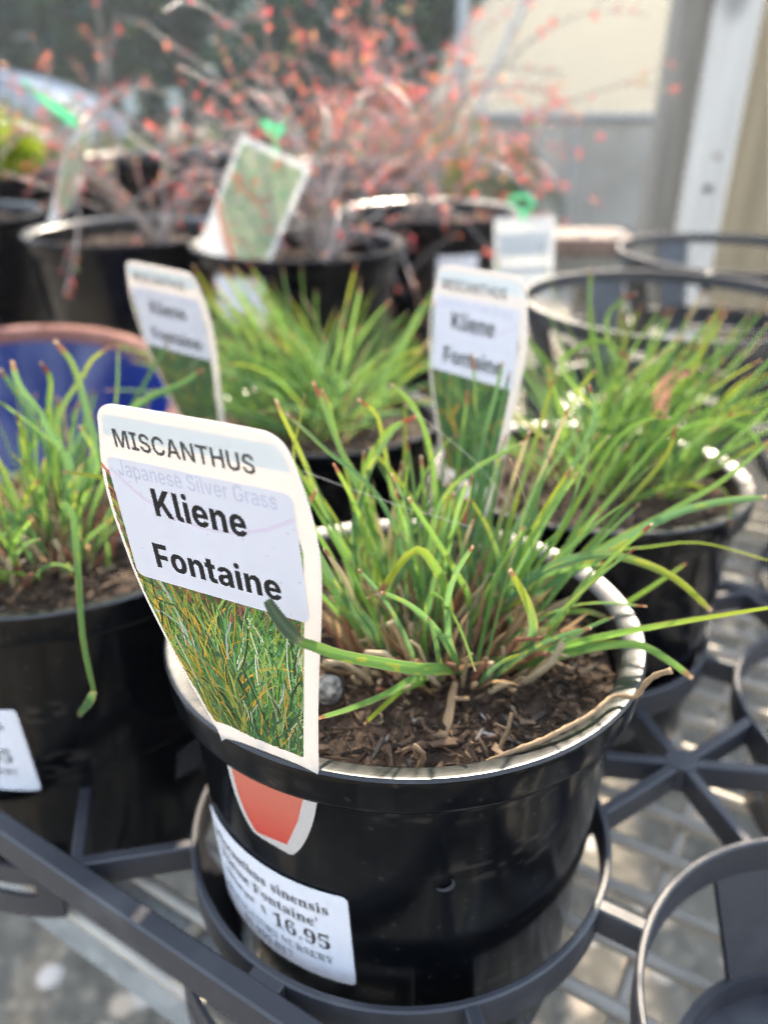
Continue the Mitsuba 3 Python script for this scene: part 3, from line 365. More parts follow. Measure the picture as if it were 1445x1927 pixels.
def price_sticker(pot, c, a_right, z_mid, label):
    w, h = 0.056, 0.0375
    fn0 = on_wall(c, a_right - (w / 2) / 0.0634, z_mid, 0.00015, tilt=math.radians(2.0))
    st = part(pot, 'price_sticker', mapped(grid_patch(rrect(-w / 2, -h / 2, w / 2, h / 2, 0.0018), 0.002, 0.00018), fn0), 'white_paper', smooth=40, label=label)
    fn1 = on_wall(c, a_right - (w / 2) / 0.0634, z_mid, 0.00036, tilt=math.radians(2.0))
    rows = [('Miscanthus sinensis', 0.0042, -0.0250, 0.0098, 0.0475), ("'Kleine Fontaine'", 0.0042, -0.0235, 0.0033, 0.0425), ('140mm pot', 0.0030, -0.0225, -0.0030, 0.0175),
            ('$', 0.0030, -0.0020, -0.0033, 0.0022), ('16.95', 0.0062, 0.0025, -0.0052, 0.0195), ('PROPAGATORS NURSERY', 0.0033, -0.0240, -0.0112, 0.046), ('01 955 017', 0.0033, -0.0130, -0.0163, 0.0215)]
    for t, cap, x, y, wid in rows:
        gl, ww = words('B', t, cap)
        gl = affinity.translate(affinity.scale(gl, wid / ww, 1, origin=(0, 0)), x, y)
        part(st, 'lettering', mapped(tri(gl, 0, 0.00003), fn1), 'black_ink', smooth=False)
price_sticker(pot_main, MAIN, math.radians(-103.2), -0.0670, 'white price sticker curving round the left of the pot')
price_sticker(pot_left, LEFT, math.radians(-87.3), -0.0585, 'white price sticker cut off by the left edge of the picture')
# the crescent left by the mould on the front pot's wall
part(pot_main, 'mould_mark', mapped(tri(Point(0, 0).buffer(0.0024).difference(Point(-0.0004, 0.0009).buffer(0.0023)), 0, 0.0004), on_wall(MAIN, math.radians(-81.6), -0.0405, 0.0, math.radians(14))), 'tray_plastic', smooth=False)

# ------------------------------------------------------------------ potting soil
SOILS = np.array([(0.030, 0.020, 0.014), (0.055, 0.036, 0.024), (0.085, 0.055, 0.036), (0.13, 0.085, 0.055), (0.20, 0.14, 0.095), (0.30, 0.22, 0.15), (0.045, 0.040, 0.036), (0.26, 0.22, 0.19)])
SOILP = np.array([0.26, 0.27, 0.19, 0.11, 0.055, 0.03, 0.06, 0.025])
def soil(c, r, depth, chips, seed, label, mound=0.004, scale=1.0):
    k = thing('potting_soil', label, 'potting soil', kind='stuff')
    if scale > 1: upright(k, *c)
    rg = np.random.default_rng(seed)
    def height(x, y):
        q = np.stack([x * 90, y * 90, np.full_like(x, seed)], -1)
        rr = np.hypot(x, y) / r
        return -depth + mound * (1 - rr ** 2) + (meshkit.fbm(q, 3, seed) - 0.5) * 0.006 * scale
    rs, th = np.linspace(0, r, 26), np.linspace(0, 2 * np.pi, 72, endpoint=False)
    X, Y = rs[:, None] * np.cos(th), rs[:, None] * np.sin(th)
    Z = height(X, Y)
    v = np.stack([X, Y, Z], -1).reshape(-1, 3)
    f = []
    for i in range(25):
        for j in range(72):
            l = (j + 1) % 72
            a, b2, c2, d = i * 72 + j, i * 72 + l, (i + 1) * 72 + l, (i + 1) * 72 + j
            f += [[a, d, c2], [a, c2, b2]]
    col = SOILS[rg.choice(3, len(v))] * rg.uniform(0.7, 1.2, (len(v), 1))
    vs, fs, cs, n = [v], [np.array(f)], [col], len(v)
    box = np.array([[x, y, z] for x in (-.5, .5) for y in (-.5, .5) for z in (-.5, .5)])
    bf = np.array([[0, 1, 3], [0, 3, 2], [4, 6, 7], [4, 7, 5], [0, 4, 5], [0, 5, 1], [2, 3, 7], [2, 7, 6], [0, 2, 6], [0, 6, 4], [1, 5, 7], [1, 7, 3]])
    rad = r * np.sqrt(rg.uniform(0, 0.97, chips)); ang = rg.uniform(0, 2 * np.pi, chips)
    px, py = rad * np.cos(ang), rad * np.sin(ang)
    pz = height(px, py)
    for i in range(chips):
        big = rg.random() < 0.16
        L = (rg.uniform(0.005, 0.011) if big else rg.uniform(0.0009, 0.0042)) * scale
        W = L * rg.uniform(0.10, 0.38); H = L * rg.uniform(0.06, 0.2)
        q = box * [L, W, H] * rg.uniform(0.5, 1.0, (8, 1)); q[:4, 1:] *= rg.uniform(0.1, 0.9); q[:, 2] += 0.12 * L * (np.abs(box[:, 0]) * 2) * rg.normal()
        e1 = unit([rg.normal(), rg.normal(), rg.normal() * 0.38]); e2 = unit(np.cross(rg.normal(size=3), e1)); e3 = np.cross(e1, e2)
        q = q @ np.array([e1, e2, e3]) + [px[i], py[i], pz[i] + rg.uniform(-0.0005, 0.0012) * scale]
        vs.append(q); fs.append(bf + n); n += 8
        cc = SOILS[rg.choice(8, p=SOILP)] * rg.uniform(0.75, 1.3)
        if not big and rg.random() < 0.012: cc = np.array((0.50, 0.48, 0.45))
        cs.append(np.repeat(cc[None], 8, 0) * rg.uniform(0.85, 1.15, (8, 1)))
    body(k, tm(np.vstack(vs) + V(*c), np.vstack(fs)), 'soil', smooth=False, color=np.clip(np.vstack(cs), 0, 1))
    return height
hs_main = soil(MAIN, 0.0648, 0.0135, 7000, 1, 'dark bark chip potting soil in the nearest black pot', mound=0.002)
soil(LEFT, 0.0648, 0.0100, 2600, 2, 'dry brown potting soil in the pot at the left edge', mound=0.004)
soil(RIGHT, 0.0648, 0.0100, 1500, 3, 'brown potting soil in the pot right behind the nearest pot', mound=0.004)
soil(MID, 0.0648, 0.0110, 700, 4, 'brown potting soil in the middle pot behind the nearest plant', mound=0.003)

# ------------------------------------------------------------------ grass
BL = json.loads('''{"M":[[5.2,[232,-120,-102],[360,-154,-49],[543,-208,48],[736,-269,138],[970,-350,243]],[3.6,[209,-120,-125],[377,-167,-59],[543,-218,30],[651,-251,57],[736,-279,20],[795,-300,-20]],[3.6,[211,40,-184],[289,-3,14],[393,-46,169],[506,-83,246],[603,-112,265],[745,-157,226],[859,-200,136]],[4.0,[251,150,-216],[350,123,-2],[524,93,147],[756,58,207],[907,35,233],[1141,0,179]],[3.2,[204,0,-116],[277,-15,60],[415,-31,158],[596,-50,211]],[3.4,[229,-80,-111],[320,-106,-16],[431,-138,97],[543,-167,145],[675,-200,153]],[3.6,[214,-140,-98],[292,-185,-41],[337,-216,12],[350,-254,112],[315,-296,226],[253,-350,349]],[2.8,[161,-200,-79],[118,-265,79],[103,-333,239],[114,-388,356],[146,-450,466]],[2.8,[62,-120,-54],[56,-180,68],[58,-251,201],[78,-277,237],[111,-329,220],[140,-404,187],[163,-500,145]],[2.8,[208,0,-126],[193,-57,84],[145,-95,204],[76,-143,339],[0,-200,483]],[2.2,[127,0,-86],[113,-32,124],[116,-49,233],[136,-61,299],[174,-83,418],[180,-100,508]],[3.4,[335,0,-166],[362,-49,42],[361,-85,191],[350,-124,339],[303,-171,502],[262,-200,591]],[3.0,[301,40,-91],[293,3,143],[249,-23,290],[178,-50,420]],[2.9,[304,100,-151],[351,136,10],[420,171,149],[490,213,319],[569,253,467],[600,279,573],[576,300,658]],[1.1,[313,50,-118],[410,90,95],[516,133,308],[569,172,512],[605,200,655]],[3.8,[305,100,-172],[424,153,61],[497,181,173],[584,220,335],[678,261,492],[766,283,546],[851,300,548]],[2.4,[331,150,-184],[438,221,-17],[588,296,127],[708,355,241],[846,426,388],[1004,500,527]],[2.6,[349,150,-184],[491,208,-30],[628,262,104],[742,310,231],[881,369,390],[911,400,492]],[3.4,[309,120,-185],[444,152,-19],[634,190,127],[873,233,255],[1033,262,347],[1206,300,497]],[3.8,[303,80,-179],[410,66,-8],[484,57,95],[629,42,205],[769,26,320],[912,13,378],[1051,0,401]],[3.4,[251,100,-151],[343,134,129],[403,161,340],[470,188,537],[500,200,618]],[3.6,[254,120,-164],[352,160,57],[420,197,270],[458,225,423],[460,240,507],[437,250,559]],[2.4,[246,200,-195],[352,319,136],[425,394,341],[477,457,510],[511,500,628]],[3.0,[170,180,-182],[217,261,163],[250,321,406],[290,363,565],[321,400,705]],[2.2,[191,200,-195],[251,316,137],[302,408,394],[336,463,545],[360,500,646]],[2.4,[152,180,-182],[221,297,146],[241,376,367],[243,455,584],[230,500,709]],[3.2,[136,200,-195],[168,304,142],[187,373,358],[203,409,469],[216,450,595]],[3.0,[116,180,-182],[113,246,170],[91,294,415],[38,327,566],[-43,350,644]],[3.0,[4,120,-144],[-101,155,213],[-117,175,423],[-65,187,523],[-32,192,555],[36,200,582]],[3.4,[59,150,-163],[19,171,167],[50,184,348],[101,193,461],[161,200,528]],[3.0,[90,80,-118],[82,88,209],[126,92,369],[214,95,454],[268,97,487],[349,100,533]],[3.0,[71,40,-112],[29,-21,155],[9,-67,336],[-13,-98,448],[-43,-120,519]],[2.6,[-50,-50,-73],[-112,-121,209],[-64,-157,329],[-35,-174,378],[14,-200,445]],[3.8,[139,-40,-40],[116,-111,152],[74,-160,265],[35,-193,326],[-2,-218,318],[-45,-261,278],[-78,-300,240]],[2.8,[113,-80,-72],[58,-144,54],[-12,-217,178],[-64,-261,226],[-108,-300,235]],[3.0,[-102,100,-173],[-185,100,146],[-262,100,364],[-326,100,535],[-353,100,597],[-377,100,664]],[3.2,[20,60,-126],[-10,41,195],[-67,30,360],[-143,21,463],[-215,14,523],[-280,7,592],[-338,0,653]],[2.4,[-120,120,-165],[-222,145,103],[-312,164,283],[-343,180,452],[-319,192,569],[-301,200,651]],[3.2,[-31,150,-163],[-67,163,94],[-101,171,243],[-175,183,423],[-216,189,527],[-250,196,626],[-278,200,690]],[2.6,[6,180,-183],[-50,215,86],[-120,246,304],[-201,270,449],[-236,291,583],[-262,300,641]],[3.0,[60,160,-170],[20,189,120],[-34,211,318],[-71,235,523],[-91,242,581],[-144,250,623]],[3.0,[136,200,-195],[150,277,75],[111,339,285],[76,378,411],[59,402,493],[13,427,561],[-39,450,616]],[3.4,[-119,80,-139],[-158,88,208],[-116,93,420],[-90,95,484],[-30,98,577],[33,100,614]],[3.4,[-66,-80,-72],[-189,-127,160],[-257,-163,332],[-274,-181,420],[-238,-200,505]],[3.6,[-66,-150,-25],[-97,-191,75],[-140,-236,172],[-171,-291,294],[-215,-350,406]],[3.0,[-102,100,-152],[-340,105,85],[-565,111,260],[-753,114,357],[-910,118,408],[-1040,120,429]],[4.2,[152,-220,-46],[29,-440,110],[-77,-660,284],[-150,-790,392],[-200,-825,438],[-221,-825,445]],[3.2,[52,-300,-20],[14,-337,2],[-52,-414,12],[-144,-525,51],[-217,-620,97]],[2.6,[38,-300,-38],[-15,-358,-21],[-73,-439,-20],[-113,-500,-17]],[4,[-100,-40,-90],[-178,-75,57],[-222,-101,163],[-249,-120,243]],[3.0,[309,120,-196],[406,101,-90],[569,76,-33],[670,60,-53]],[3.4,[365,120,-228],[507,139,-165],[632,155,-123],[788,177,-32],[939,200,77]],[2.4,[213,50,-201],[237,17,-57],[326,-22,45],[398,-50,99]]],"K":[[3.0,[-219,-825,444],[-239,-825,467],[-260,-825,497],[-280,-825,538]]],"L":[[4.2,[-1250,500,46],[-1160,350,198],[-1071,200,284],[-1020,100,282],[-971,-40,199],[-959,-120,-10],[-947,-140,-189]],[3.6,[-947,-140,-189],[-968,-144,-229],[-1006,-150,-276]],[4.0,[-1334,700,-26],[-1238,674,122],[-1137,640,308],[-1133,611,460],[-1138,575,643],[-1180,550,740]],[4.4,[-1326,660,-8],[-1222,608,256],[-1262,573,402],[-1275,552,485],[-1313,523,590],[-1311,500,682]],[3.6,[-1355,700,-26],[-1333,700,221],[-1386,700,441],[-1460,700,605]],[3.8,[-1355,700,-26],[-1308,676,316],[-1291,664,476],[-1264,656,579],[-1286,650,642]],[4.4,[-1288,600,21],[-1203,514,333],[-1235,482,414],[-1282,448,487],[-1346,400,578]],[3.2,[-1369,800,-73],[-1353,838,237],[-1344,856,379],[-1227,881,543],[-1195,888,593],[-1120,900,644]],[2.4,[-1336,800,-73],[-1191,886,220],[-1138,943,424],[-1119,1000,627]],[4.6,[-1358,800,-73],[-1222,830,172],[-1041,864,412],[-851,888,502],[-768,900,556]],[3.0,[-1358,850,-97],[-1229,977,164],[-1143,1057,325],[-1034,1148,507],[-969,1200,608]],[3.0,[-1193,450,-105],[-1149,379,9],[-1082,312,105],[-950,200,228]],[3.2,[-1117,450,-127],[-1061,400,-34],[-1030,338,82],[-1036,300,142]],[3.6,[-1333,600,-2],[-1343,490,136],[-1378,380,103],[-1411,300,120]],[3.0,[-1271,600,-2],[-1161,564,168],[-1092,536,305],[-1122,500,455]]],"R":[[3.2,[1119,1400,43],[1003,1445,265],[813,1508,550],[718,1548,735],[622,1600,984]],[3.2,[1153,1500,8],[1014,1722,349],[969,1862,585],[981,2000,826]],[3.6,[1144,1400,43],[1038,1440,368],[942,1474,629],[1006,1491,733],[1072,1500,762]],[3.0,[1179,1500,8],[1163,1582,305],[1139,1643,523],[1094,1685,666],[1045,1700,689]],[3.6,[1205,1500,8],[1278,1699,302],[1464,1888,555],[1574,2000,709]],[3.6,[1170,1400,43],[1247,1518,297],[1379,1615,479],[1513,1700,627]],[3.6,[1195,1400,44],[1386,1529,241],[1637,1691,489],[1806,1800,662]],[4.2,[1159,1300,79],[1370,1389,332],[1591,1460,488],[1698,1500,590]],[3.6,[1027,1200,114],[681,1093,502],[710,1068,596],[804,1037,645],[920,1000,572]],[3.0,[1064,1300,53],[847,1402,226],[724,1468,360],[499,1623,724],[459,1700,929]],[3.4,[1126,1200,89],[1229,1047,288],[1364,908,332],[1438,800,257]],[3.2,[1179,1500,8],[1552,1680,360],[1557,1759,579],[1652,1800,649]],[3.4,[1012,1000,-34],[1095,935,43],[1177,874,91],[1280,800,87]],[2.8,[1261,1000,-8],[1315,885,76],[1338,811,48],[1312,700,-20]]]}''')
GREENS = np.array([(0.17, 0.30, 0.035), (0.21, 0.36, 0.045), (0.12, 0.24, 0.055), (0.11, 0.21, 0.09), (0.26, 0.38, 0.045), (0.14, 0.25, 0.10)])
def blade_mesh(pts, w, rg, n=16, roll=None, tip='cut', yellow=0.0, tone=None, uv=False):
    n = n + 3
    s = np.r_[np.linspace(0, 0.90, n - 4), 0.935, 0.962, 0.98, 1.0]
    C = spline(pts, 60); q0 = np.linspace(0, 1, 60); C = np.stack([np.interp(s, q0, C[:, j]) for j in range(3)], 1)
    t = np.gradient(C, axis=0); t /= np.linalg.norm(t, axis=1, keepdims=True) + 1e-12
    view = unit(EYE - C[len(C) // 2])
    roll = rg.normal(0, 0.6) if roll is None else roll
    tw = rg.normal(0, 0.35)
    wid = w * np.clip(0.55 + 1.6 * s, 0, 1) * (1 - 0.42 * s ** 2) * np.where(s > 0.97, 0.78 if tip == 'cut' else 0.95, 1.0)
    if tip == 'point': wid = w * np.clip(0.6 + 1.6 * s, 0, 1) * np.clip((1 - s) * 2.6 + 0.06, 0, 1)
    v, col, uvs = [], [], []
    g = GREENS[rg.integers(len(GREENS))] * rg.uniform(0.85, 1.2) if tone is None else np.asarray(tone)
    base = np.array((0.30, 0.30, 0.12)); yel = np.array((0.33, 0.36, 0.03)); red = np.array((0.20, 0.045, 0.03)); tan = np.array((0.46, 0.33, 0.20))
    prev = unit(np.cross(t[0], view + np.array([0.31, 0.17, 0.05])))
    for i in range(n):
        side = np.cross(t[i], view); side = unit(side) if np.linalg.norm(side) > 0.15 else prev
        if prev is not None and side @ prev < 0: side = -side
        if prev is not None: side = unit(side * 0.4 + prev * 0.6)
        prev = side
        side = unit(side - t[i] * (side @ t[i])); nor = np.cross(side, t[i])
        a = roll + tw * s[i]
        sd = math.cos(a) * side + math.sin(a) * nor; nn = math.cos(a) * nor - math.sin(a) * side
        h = wid[i] / 2
        v += [C[i] - sd * h + nn * h * 0.20, C[i] - sd * h * 0.5 + nn * h * 0.06, C[i] - nn * h * 0.10, C[i] + sd * h * 0.5 + nn * h * 0.06, C[i] + sd * h + nn * h * 0.20]
        uvs += [(x, s[i]) for x in (0.0, 0.25, 0.5, 0.75, 1.0)]
        c = g + (base - g) * max(0, 1 - s[i] / 0.16) * 0.8
        y = yellow * np.clip((s[i] - 0.6) / 0.35, 0, 1); c = c * (1 - y) + yel * y
        if tip == 'none': pass
        elif s[i] > 0.95: c = c * 0.45 + red * 0.55
        if tip != 'none' and s[i] > 0.97: c = red
        if tip != 'none' and s[i] > 0.99: c = tan
        m = rg.uniform(0.92, 1.08)
        col += [c * m * 0.9 + 0.03, c * m, c * m * 1.3 + 0.03, c * m, c * m * 0.9 + 0.03]
    f = []
    for i in range(n - 1):
        for k in range(4):
            a = i * 5 + k
            f += [[a, a + 1, a + 6], [a, a + 6, a + 5]]
    if uv: return tm(v, f), np.array(uvs)
    return tm(v, f), np.clip(np.array(col), 0, 1)
BLADE_NO = [0]
def add_blade(plant, pts, w, rg, **kw):
    m, t = blade_mesh(pts, w, rg, uv=True, **kw)
    BLADE_NO[0] += 1
    end = 0.93 if kw.get('tip') == 'none' else 1.0
    part(plant, 'blade', m, 'grass_leaf', smooth=True, uv=t * [1, end] + [0, 2 * BLADE_NO[0]])
def grow(c, rg, reach, tall, lean_bias=None, spread=0.028):
    """Centre line of one clipped blade of a clump centred at c."""
    a = rg.uniform(0, 2 * np.pi); q = math.sqrt(rg.random())
    b0 = V(c[0] + spread * q * math.cos(a), c[1] + spread * q * math.sin(a), c[2])
    az = a + rg.normal(0, 0.7)
    if lean_bias is not None and rg.random() < 0.5: az = lean_bias + rg.normal(0, 0.6)
    L = tall * rg.uniform(0.62, 1.08)
    th = (0.12 + 0.75 * q) * reach * rg.uniform(0.5, 1.3); dth = rg.uniform(0.1, 0.95) * reach
    pts, p = [b0], b0.copy()
    m = 7
    for i in range(m):
        t = th + dth * (i / m) ** 1.5
        p = p + (L / m) * V(math.sin(t) * math.cos(az), math.sin(t) * math.sin(az), math.cos(t)); pts.append(p.copy())
    return pts
def stub(plant, c, rg, spread):
    a = rg.uniform(0, 2 * np.pi); q = math.sqrt(rg.random()) * spread
    b0 = V(c[0] + q * math.cos(a), c[1] + q * math.sin(a), c[2] - 0.003)
    d = unit([math.cos(a) * q / spread * 0.8 + rg.normal(0, .25), math.sin(a) * q / spread * 0.8 + rg.normal(0, .25), 1.0])
    L = rg.uniform(0.010, 0.034); r = rg.uniform(0.00045, 0.00125)
    bend = rg.normal(0, 0.06, 3) * L
    m = tube([b0, b0 + d * L * 0.4 + bend, b0 + d * L * 0.8 + bend, b0 + d * L], [r, r, r * 0.8, r * rg.uniform(0.3, 0.9)], 7)
    tone = np.array([(0.42, 0.30, 0.17), (0.52, 0.40, 0.25), (0.30, 0.20, 0.11), (0.30, 0.13, 0.08), (0.46, 0.36, 0.22)])[rg.integers(5)] * rg.uniform(0.8, 1.2)
    col = np.repeat(tone[None], len(m.vertices), 0) * rg.uniform(0.8, 1.2, (len(m.vertices), 1))
    part(plant, 'cut_stem', m, 'straw', smooth=True, color=np.clip(col, 0, 1))
def clump(label, traced, c, n, seed, reach, tall, spread, stubs, bias=None, yellow=0.25, wid=(0.0022, 0.0038)):
    k = thing('grass_plant', label, 'grass plant', 'clipped grass plants in the small black pots')
    rg = np.random.default_rng(seed)
    for bi, b in enumerate(traced):
        pp = [np.array(p) * 1e-4 for p in b[1:]]
        if pp[0][2] > c[2] + 0.003: pp = [V(*(np.asarray(c)[:2] + 0.5 * (pp[0][:2] - np.asarray(c)[:2])), c[2] - 0.002)] + pp
        add_blade(k, pp, b[0] * 1e-3 * (0.84 if b[0] > 3.5 else 0.70), rg, yellow=0.8 if rg.random() < yellow else 0.15, n=22, tip='none' if b[0] == 4.2 and bi in (0, 46) else 'cut', roll=0.35 if bi == 46 else None)
    for i in range(n):
        add_blade(k, grow(c, rg, reach, tall, bias, spread), rg.uniform(*wid), rg, yellow=0.9 if rg.random() < yellow else 0.1, tip='cut' if rg.random() < 0.85 else 'point')
    for i in range(stubs): stub(k, c, rg, spread * 1.02)
    for i in range(stubs // 3):                                          # torn dry sheaths between the stems
        p0 = grow(c, rg, 0.9, 0.030, None, spread)
        sm, sc = blade_mesh(p0, rg.uniform(0.0012, 0.003), rg, n=8, tip='point', tone=np.array((0.44, 0.33, 0.19)) * rg.uniform(0.6, 1.2))
        part(k, 'dry_sheath', sm, 'leaf', smooth=True, color=np.clip(sc * [1.05, 0.92, 0.85], 0, 1))
    return k
gm = clump('clipped green grass nearest the camera, in the pot with the sharp plant tag', BL['M'], V(0.012, 0.006, -0.014), 85, 11, 0.66, 0.070, 0.030, 210, bias=1.2, wid=(0.0013, 0.0023))
rgk = np.random.default_rng(5)
for b_ in BL['K']:
    km, kc = blade_mesh([np.array(p) * 1e-4 for p in b_[1:]], b_[0] * 1e-3, rgk, n=8, roll=0.35, tip='none', tone=(0.085, 0.12, 0.065))
    part(gm, 'blade', km, 'leaf', smooth=True, color=kc)
clump('clipped green grass at the left edge, one leaf hanging over its pot', BL['L'], LEFT + V(-0.008, -0.006, -0.009), 125, 12, 0.85, 0.060, 0.031, 130, yellow=0.2, wid=(0.0012, 0.0022))
clump('green grass behind on the right, spreading in front of the empty tray', BL['R'], RIGHT + V(0.012, 0.002, -0.009), 165, 13, 0.95, 0.085, 0.031, 40, bias=0.3, yellow=0.3, wid=(0.0012, 0.0022))
clump('yellowish green grass in the middle pot, fanning up before the big black pots', [], MID + V(-0.002, 0.0, -0.009), 235, 14, 1.0, 0.092, 0.032, 40, bias=2.9, yellow=0.7, wid=(0.0012, 0.0022))

# ------------------------------------------------------------------ plant tags
OUT = [(-26.9, 81.5), (-26.6, 83.6), (-25.3, 85.5), (-23.2, 86.5), (-20, 86.7), (12.5, 86.7), (15.5, 86.0), (17.6, 84.2), (18.9, 81), (20.3, 75.4), (21.4, 69), (21.8, 62.1), (21.4, 55.9), (19.5, 42.2), (17.0, 27), (14.9, 10), (13.9, 1.0),
       (13.0, -6), (11.9, -12), (9.6, -21), (5.8, -31), (2.2, -37.0), (0.8, -38.2), (-0.8, -38.0), (-9.6, -36.0), (-11.4, -34.0), (-13.4, -27), (-14.3, -19), (-14.3, -9), (-14.0, 0), (-16.0, 5), (-20.9, 17.5), (-25.2, 31.5), (-28.2, 43), (-29.6, 55.9), (-30.1, 64.5), (-29.3, 72.5)]
def smooth_ring(pts, it=2):
    p = np.array(pts, float)
    for _ in range(it):
        q = np.roll(p, -1, 0)
        p = np.stack([0.75 * p + 0.25 * q, 0.25 * p + 0.75 * q], 1).reshape(-1, 2)
    return p
OUTLINE = Polygon(smooth_ring(OUT))
def picture_print(detail, seed):
    """The printed grass picture: flat strips of ink, one above the other, clipped to the picture's frame."""
    rg = np.random.default_rng(seed)
    frame = OUTLINE.buffer(-1.0).intersection(Polygon([(-40, 4.6), (-10.8, 5.0), (-3.2, 3.9), (10.4, 3.6), (16.3, 46), (18.4, 62), (17, 70), (-40, 72)]))
    ms, cs = [], []
    def put(poly, col, z):
        if poly.is_empty or poly.area < 0.004: return
        m = upward(tri(poly)); v = m.vertices.copy(); v[:, 2] = z
        ms.append((v, m.faces)); cs.append(np.repeat(np.array(col)[None], len(v), 0))
    put(frame, (0.06, 0.12, 0.035), 0.0)
    pal = [(0.07, 0.19, 0.03), (0.12, 0.30, 0.05), (0.05, 0.14, 0.06), (0.16, 0.36, 0.12), (0.22, 0.34, 0.04), (0.09, 0.24, 0.10), (0.30, 0.42, 0.10), (0.03, 0.06, 0.02)]
    for i in range(detail):
        x = rg.uniform(-32, 20); y = rg.uniform(0, 52) if i > detail * 0.2 else rg.uniform(0, 66)
        up = math.radians(rg.normal(78 if x > -6 else 112, 20)); L = rg.uniform(6, 22); bend = rg.normal(0, 0.7)
        pts = []
        px, py = x, y
        for k in range(6):
            a = up - bend * (k / 5) ** 1.4 * (1.6 if rg.random() < 0.2 else 0.8)
            pts.append((px, py)); px += L / 5 * math.cos(a); py += L / 5 * math.sin(a)
        c = np.array(pal[rg.integers(len(pal))])
        r = rg.random()
        if r < (0.20 if x < -4 else 0.07): c = np.array((0.66, 0.36, 0.04)) * rg.uniform(0.7, 1.15)
        elif r < 0.235 and i > detail * 0.6: c = np.array((0.58, 0.60, 0.36))
        elif r < 0.26 and i > detail * 0.6: c = np.array((0.45, 0.52, 0.45))
        elif r > 0.80 and x < -4: c = np.array((0.42, 0.46, 0.07)) * rg.uniform(0.7, 1.1)
        if y + L * 0.5 < 22: c = c * 0.75
        if y > 38 and rg.random() < 0.42: c = np.array((0.24, 0.085, 0.05)) * rg.uniform(0.7, 1.6)
        wv = rg.uniform(0.30, 0.80) if i < detail * 0.35 else rg.uniform(0.12, 0.42)
        put(LineString(pts).buffer(wv / 2 * 1.2, cap_style=2).intersection(frame), c * rg.uniform(0.8, 1.25), 0.001 + 0.00018 * i)
    return cat(ms), np.clip(np.vstack(cs), 0, 1)
def plant_tag(label, o, n, U, W, detail, seed, pot_c, full=True):
    o, n, U, W = (np.asarray(x, float) for x in (o, n, U, W))
    def F(lift):
        def fn(v):
            bow = -0.012 * np.clip((v[:, 1] - 30) / 60, 0, 1) ** 2 * 0
            return o + (v[:, :1] * U + v[:, 1:2] * W + (v[:, 2:3] + lift + bow[:, None]) * n) * 1e-3
        return fn
    k = thing('plant_tag', label, 'plant tag', 'white plant tags in the small black pots')
    part(k, 'card', mapped(tri(OUTLINE, 0, 0.5), F(-0.5)), 'card', smooth=False)
    m, c = picture_print(detail, seed)
    part(k, 'printed_picture', mapped(m, F(0.03)), 'print_ink', smooth=False, color=c)
    band = OUTLINE.buffer(-1.2).intersection(Polygon([(-40, 79.9), (18.4, 79.2), (17.0, 84.4), (-40, 84.4)]))
    part(k, 'pale_band', mapped(upward(tri(band)), F(0.03)), 'aqua_band', smooth=False)
    gl, w = words('S', 'MISCANTHUS', 3.9)
    gl = affinity.translate(affinity.scale(gl, 34.4 / w, 1, origin=(0, 0)), -23.8, 77.5)
    part(k, 'lettering', mapped(tri(gl, 0, 0.02), F(0.05)), 'grey_ink', smooth=False)
    stx = rrect(-27.0, 45.4, 17.9, 75.0, 2.0)
    st = part(k, 'name_sticker', mapped(tri(stx, 0, 0.08), F(0.20)), 'sticker_paper', smooth=False)
    gl, w = words('R', 'Japanese Silver Grass', 3.5)
    gl = affinity.translate(affinity.scale(gl, 39.0 / w, 1, origin=(0, 0)), -24.6, 71.0)
    part(st, 'faint_lettering', mapped(tri(gl, 0, 0.012), F(0.29)), 'faint_ink', smooth=False)
    arc = LineString([(-26.5, 72.2), (-20, 67.0), (-12, 63.6), (-4, 62.6), (4, 63.6), (11, 66.0), (17.4, 69.6)]).buffer(0.45).intersection(stx.buffer(-0.3))
    part(st, 'faint_arc', mapped(upward(tri(arc)), F(0.286)), 'pink_ink', smooth=False)
    for t, cap, x, y, wid in (('Kliene', 6.4, -17.2, 63.0, 23.6), ('Fontaine', 6.2, -20.6, 49.3, 32.8)):
        gl, w = words('H', t, cap)
        gl = affinity.translate(affinity.scale(gl, wid / w, 1, origin=(0, 0)), x, y)
        part(st, 'lettering', mapped(tri(gl, 0, 0.02), F(0.31)), 'black_ink', smooth=False)
    red = OUTLINE.intersection(Polygon([(-40, -60), (40, -60), (40, -4), (-40, -4)])).buffer(-1.3)
    red = red.intersection(Polygon([(-30, 0), (8.6, 0), (8.2, -12), (5.3, -22), (0.2, -34.2), (-10.2, -34.6), (-14, -30)]))
    part(k, 'red_point', mapped(upward(tri(red)), F(0.03)), 'red_ink', smooth=False)
    flick = Polygon([(-28.9, 73.2), (-27.1, 70.6), (-27.2, 69.6), (-29.2, 72.2)])
    part(k, 'red_flick', mapped(upward(tri(flick)), F(0.05)), 'red_ink', smooth=False)
    return k
plant_tag('sharp white plant tag nearest the camera, red point below the pot rim', V(-0.03371, -0.06285, 0.0), (-0.44957, -0.88234, -0.13917), (0.89101, -0.45399, 0), (-0.06318, -0.12400, 0.99027), 1250, 3, MAIN)
plant_tag('white plant tag leaning at the left end of the middle pot', V(-0.0958, 0.1648, 0.0034), (-0.5526, -0.7991, -0.2369), (0.8299, -0.5539, -0.0675), (-0.0772, -0.2339, 0.9692), 160, 4, MID)
plant_tag('white upright plant tag standing just behind the nearest grass', V(0.0294, 0.0874, 0.0065), (-0.7728, -0.6344, 0.0199), (0.6342, -0.773, -0.014), (0.0243, 0.0019, 0.9997), 160, 5, RIGHT)

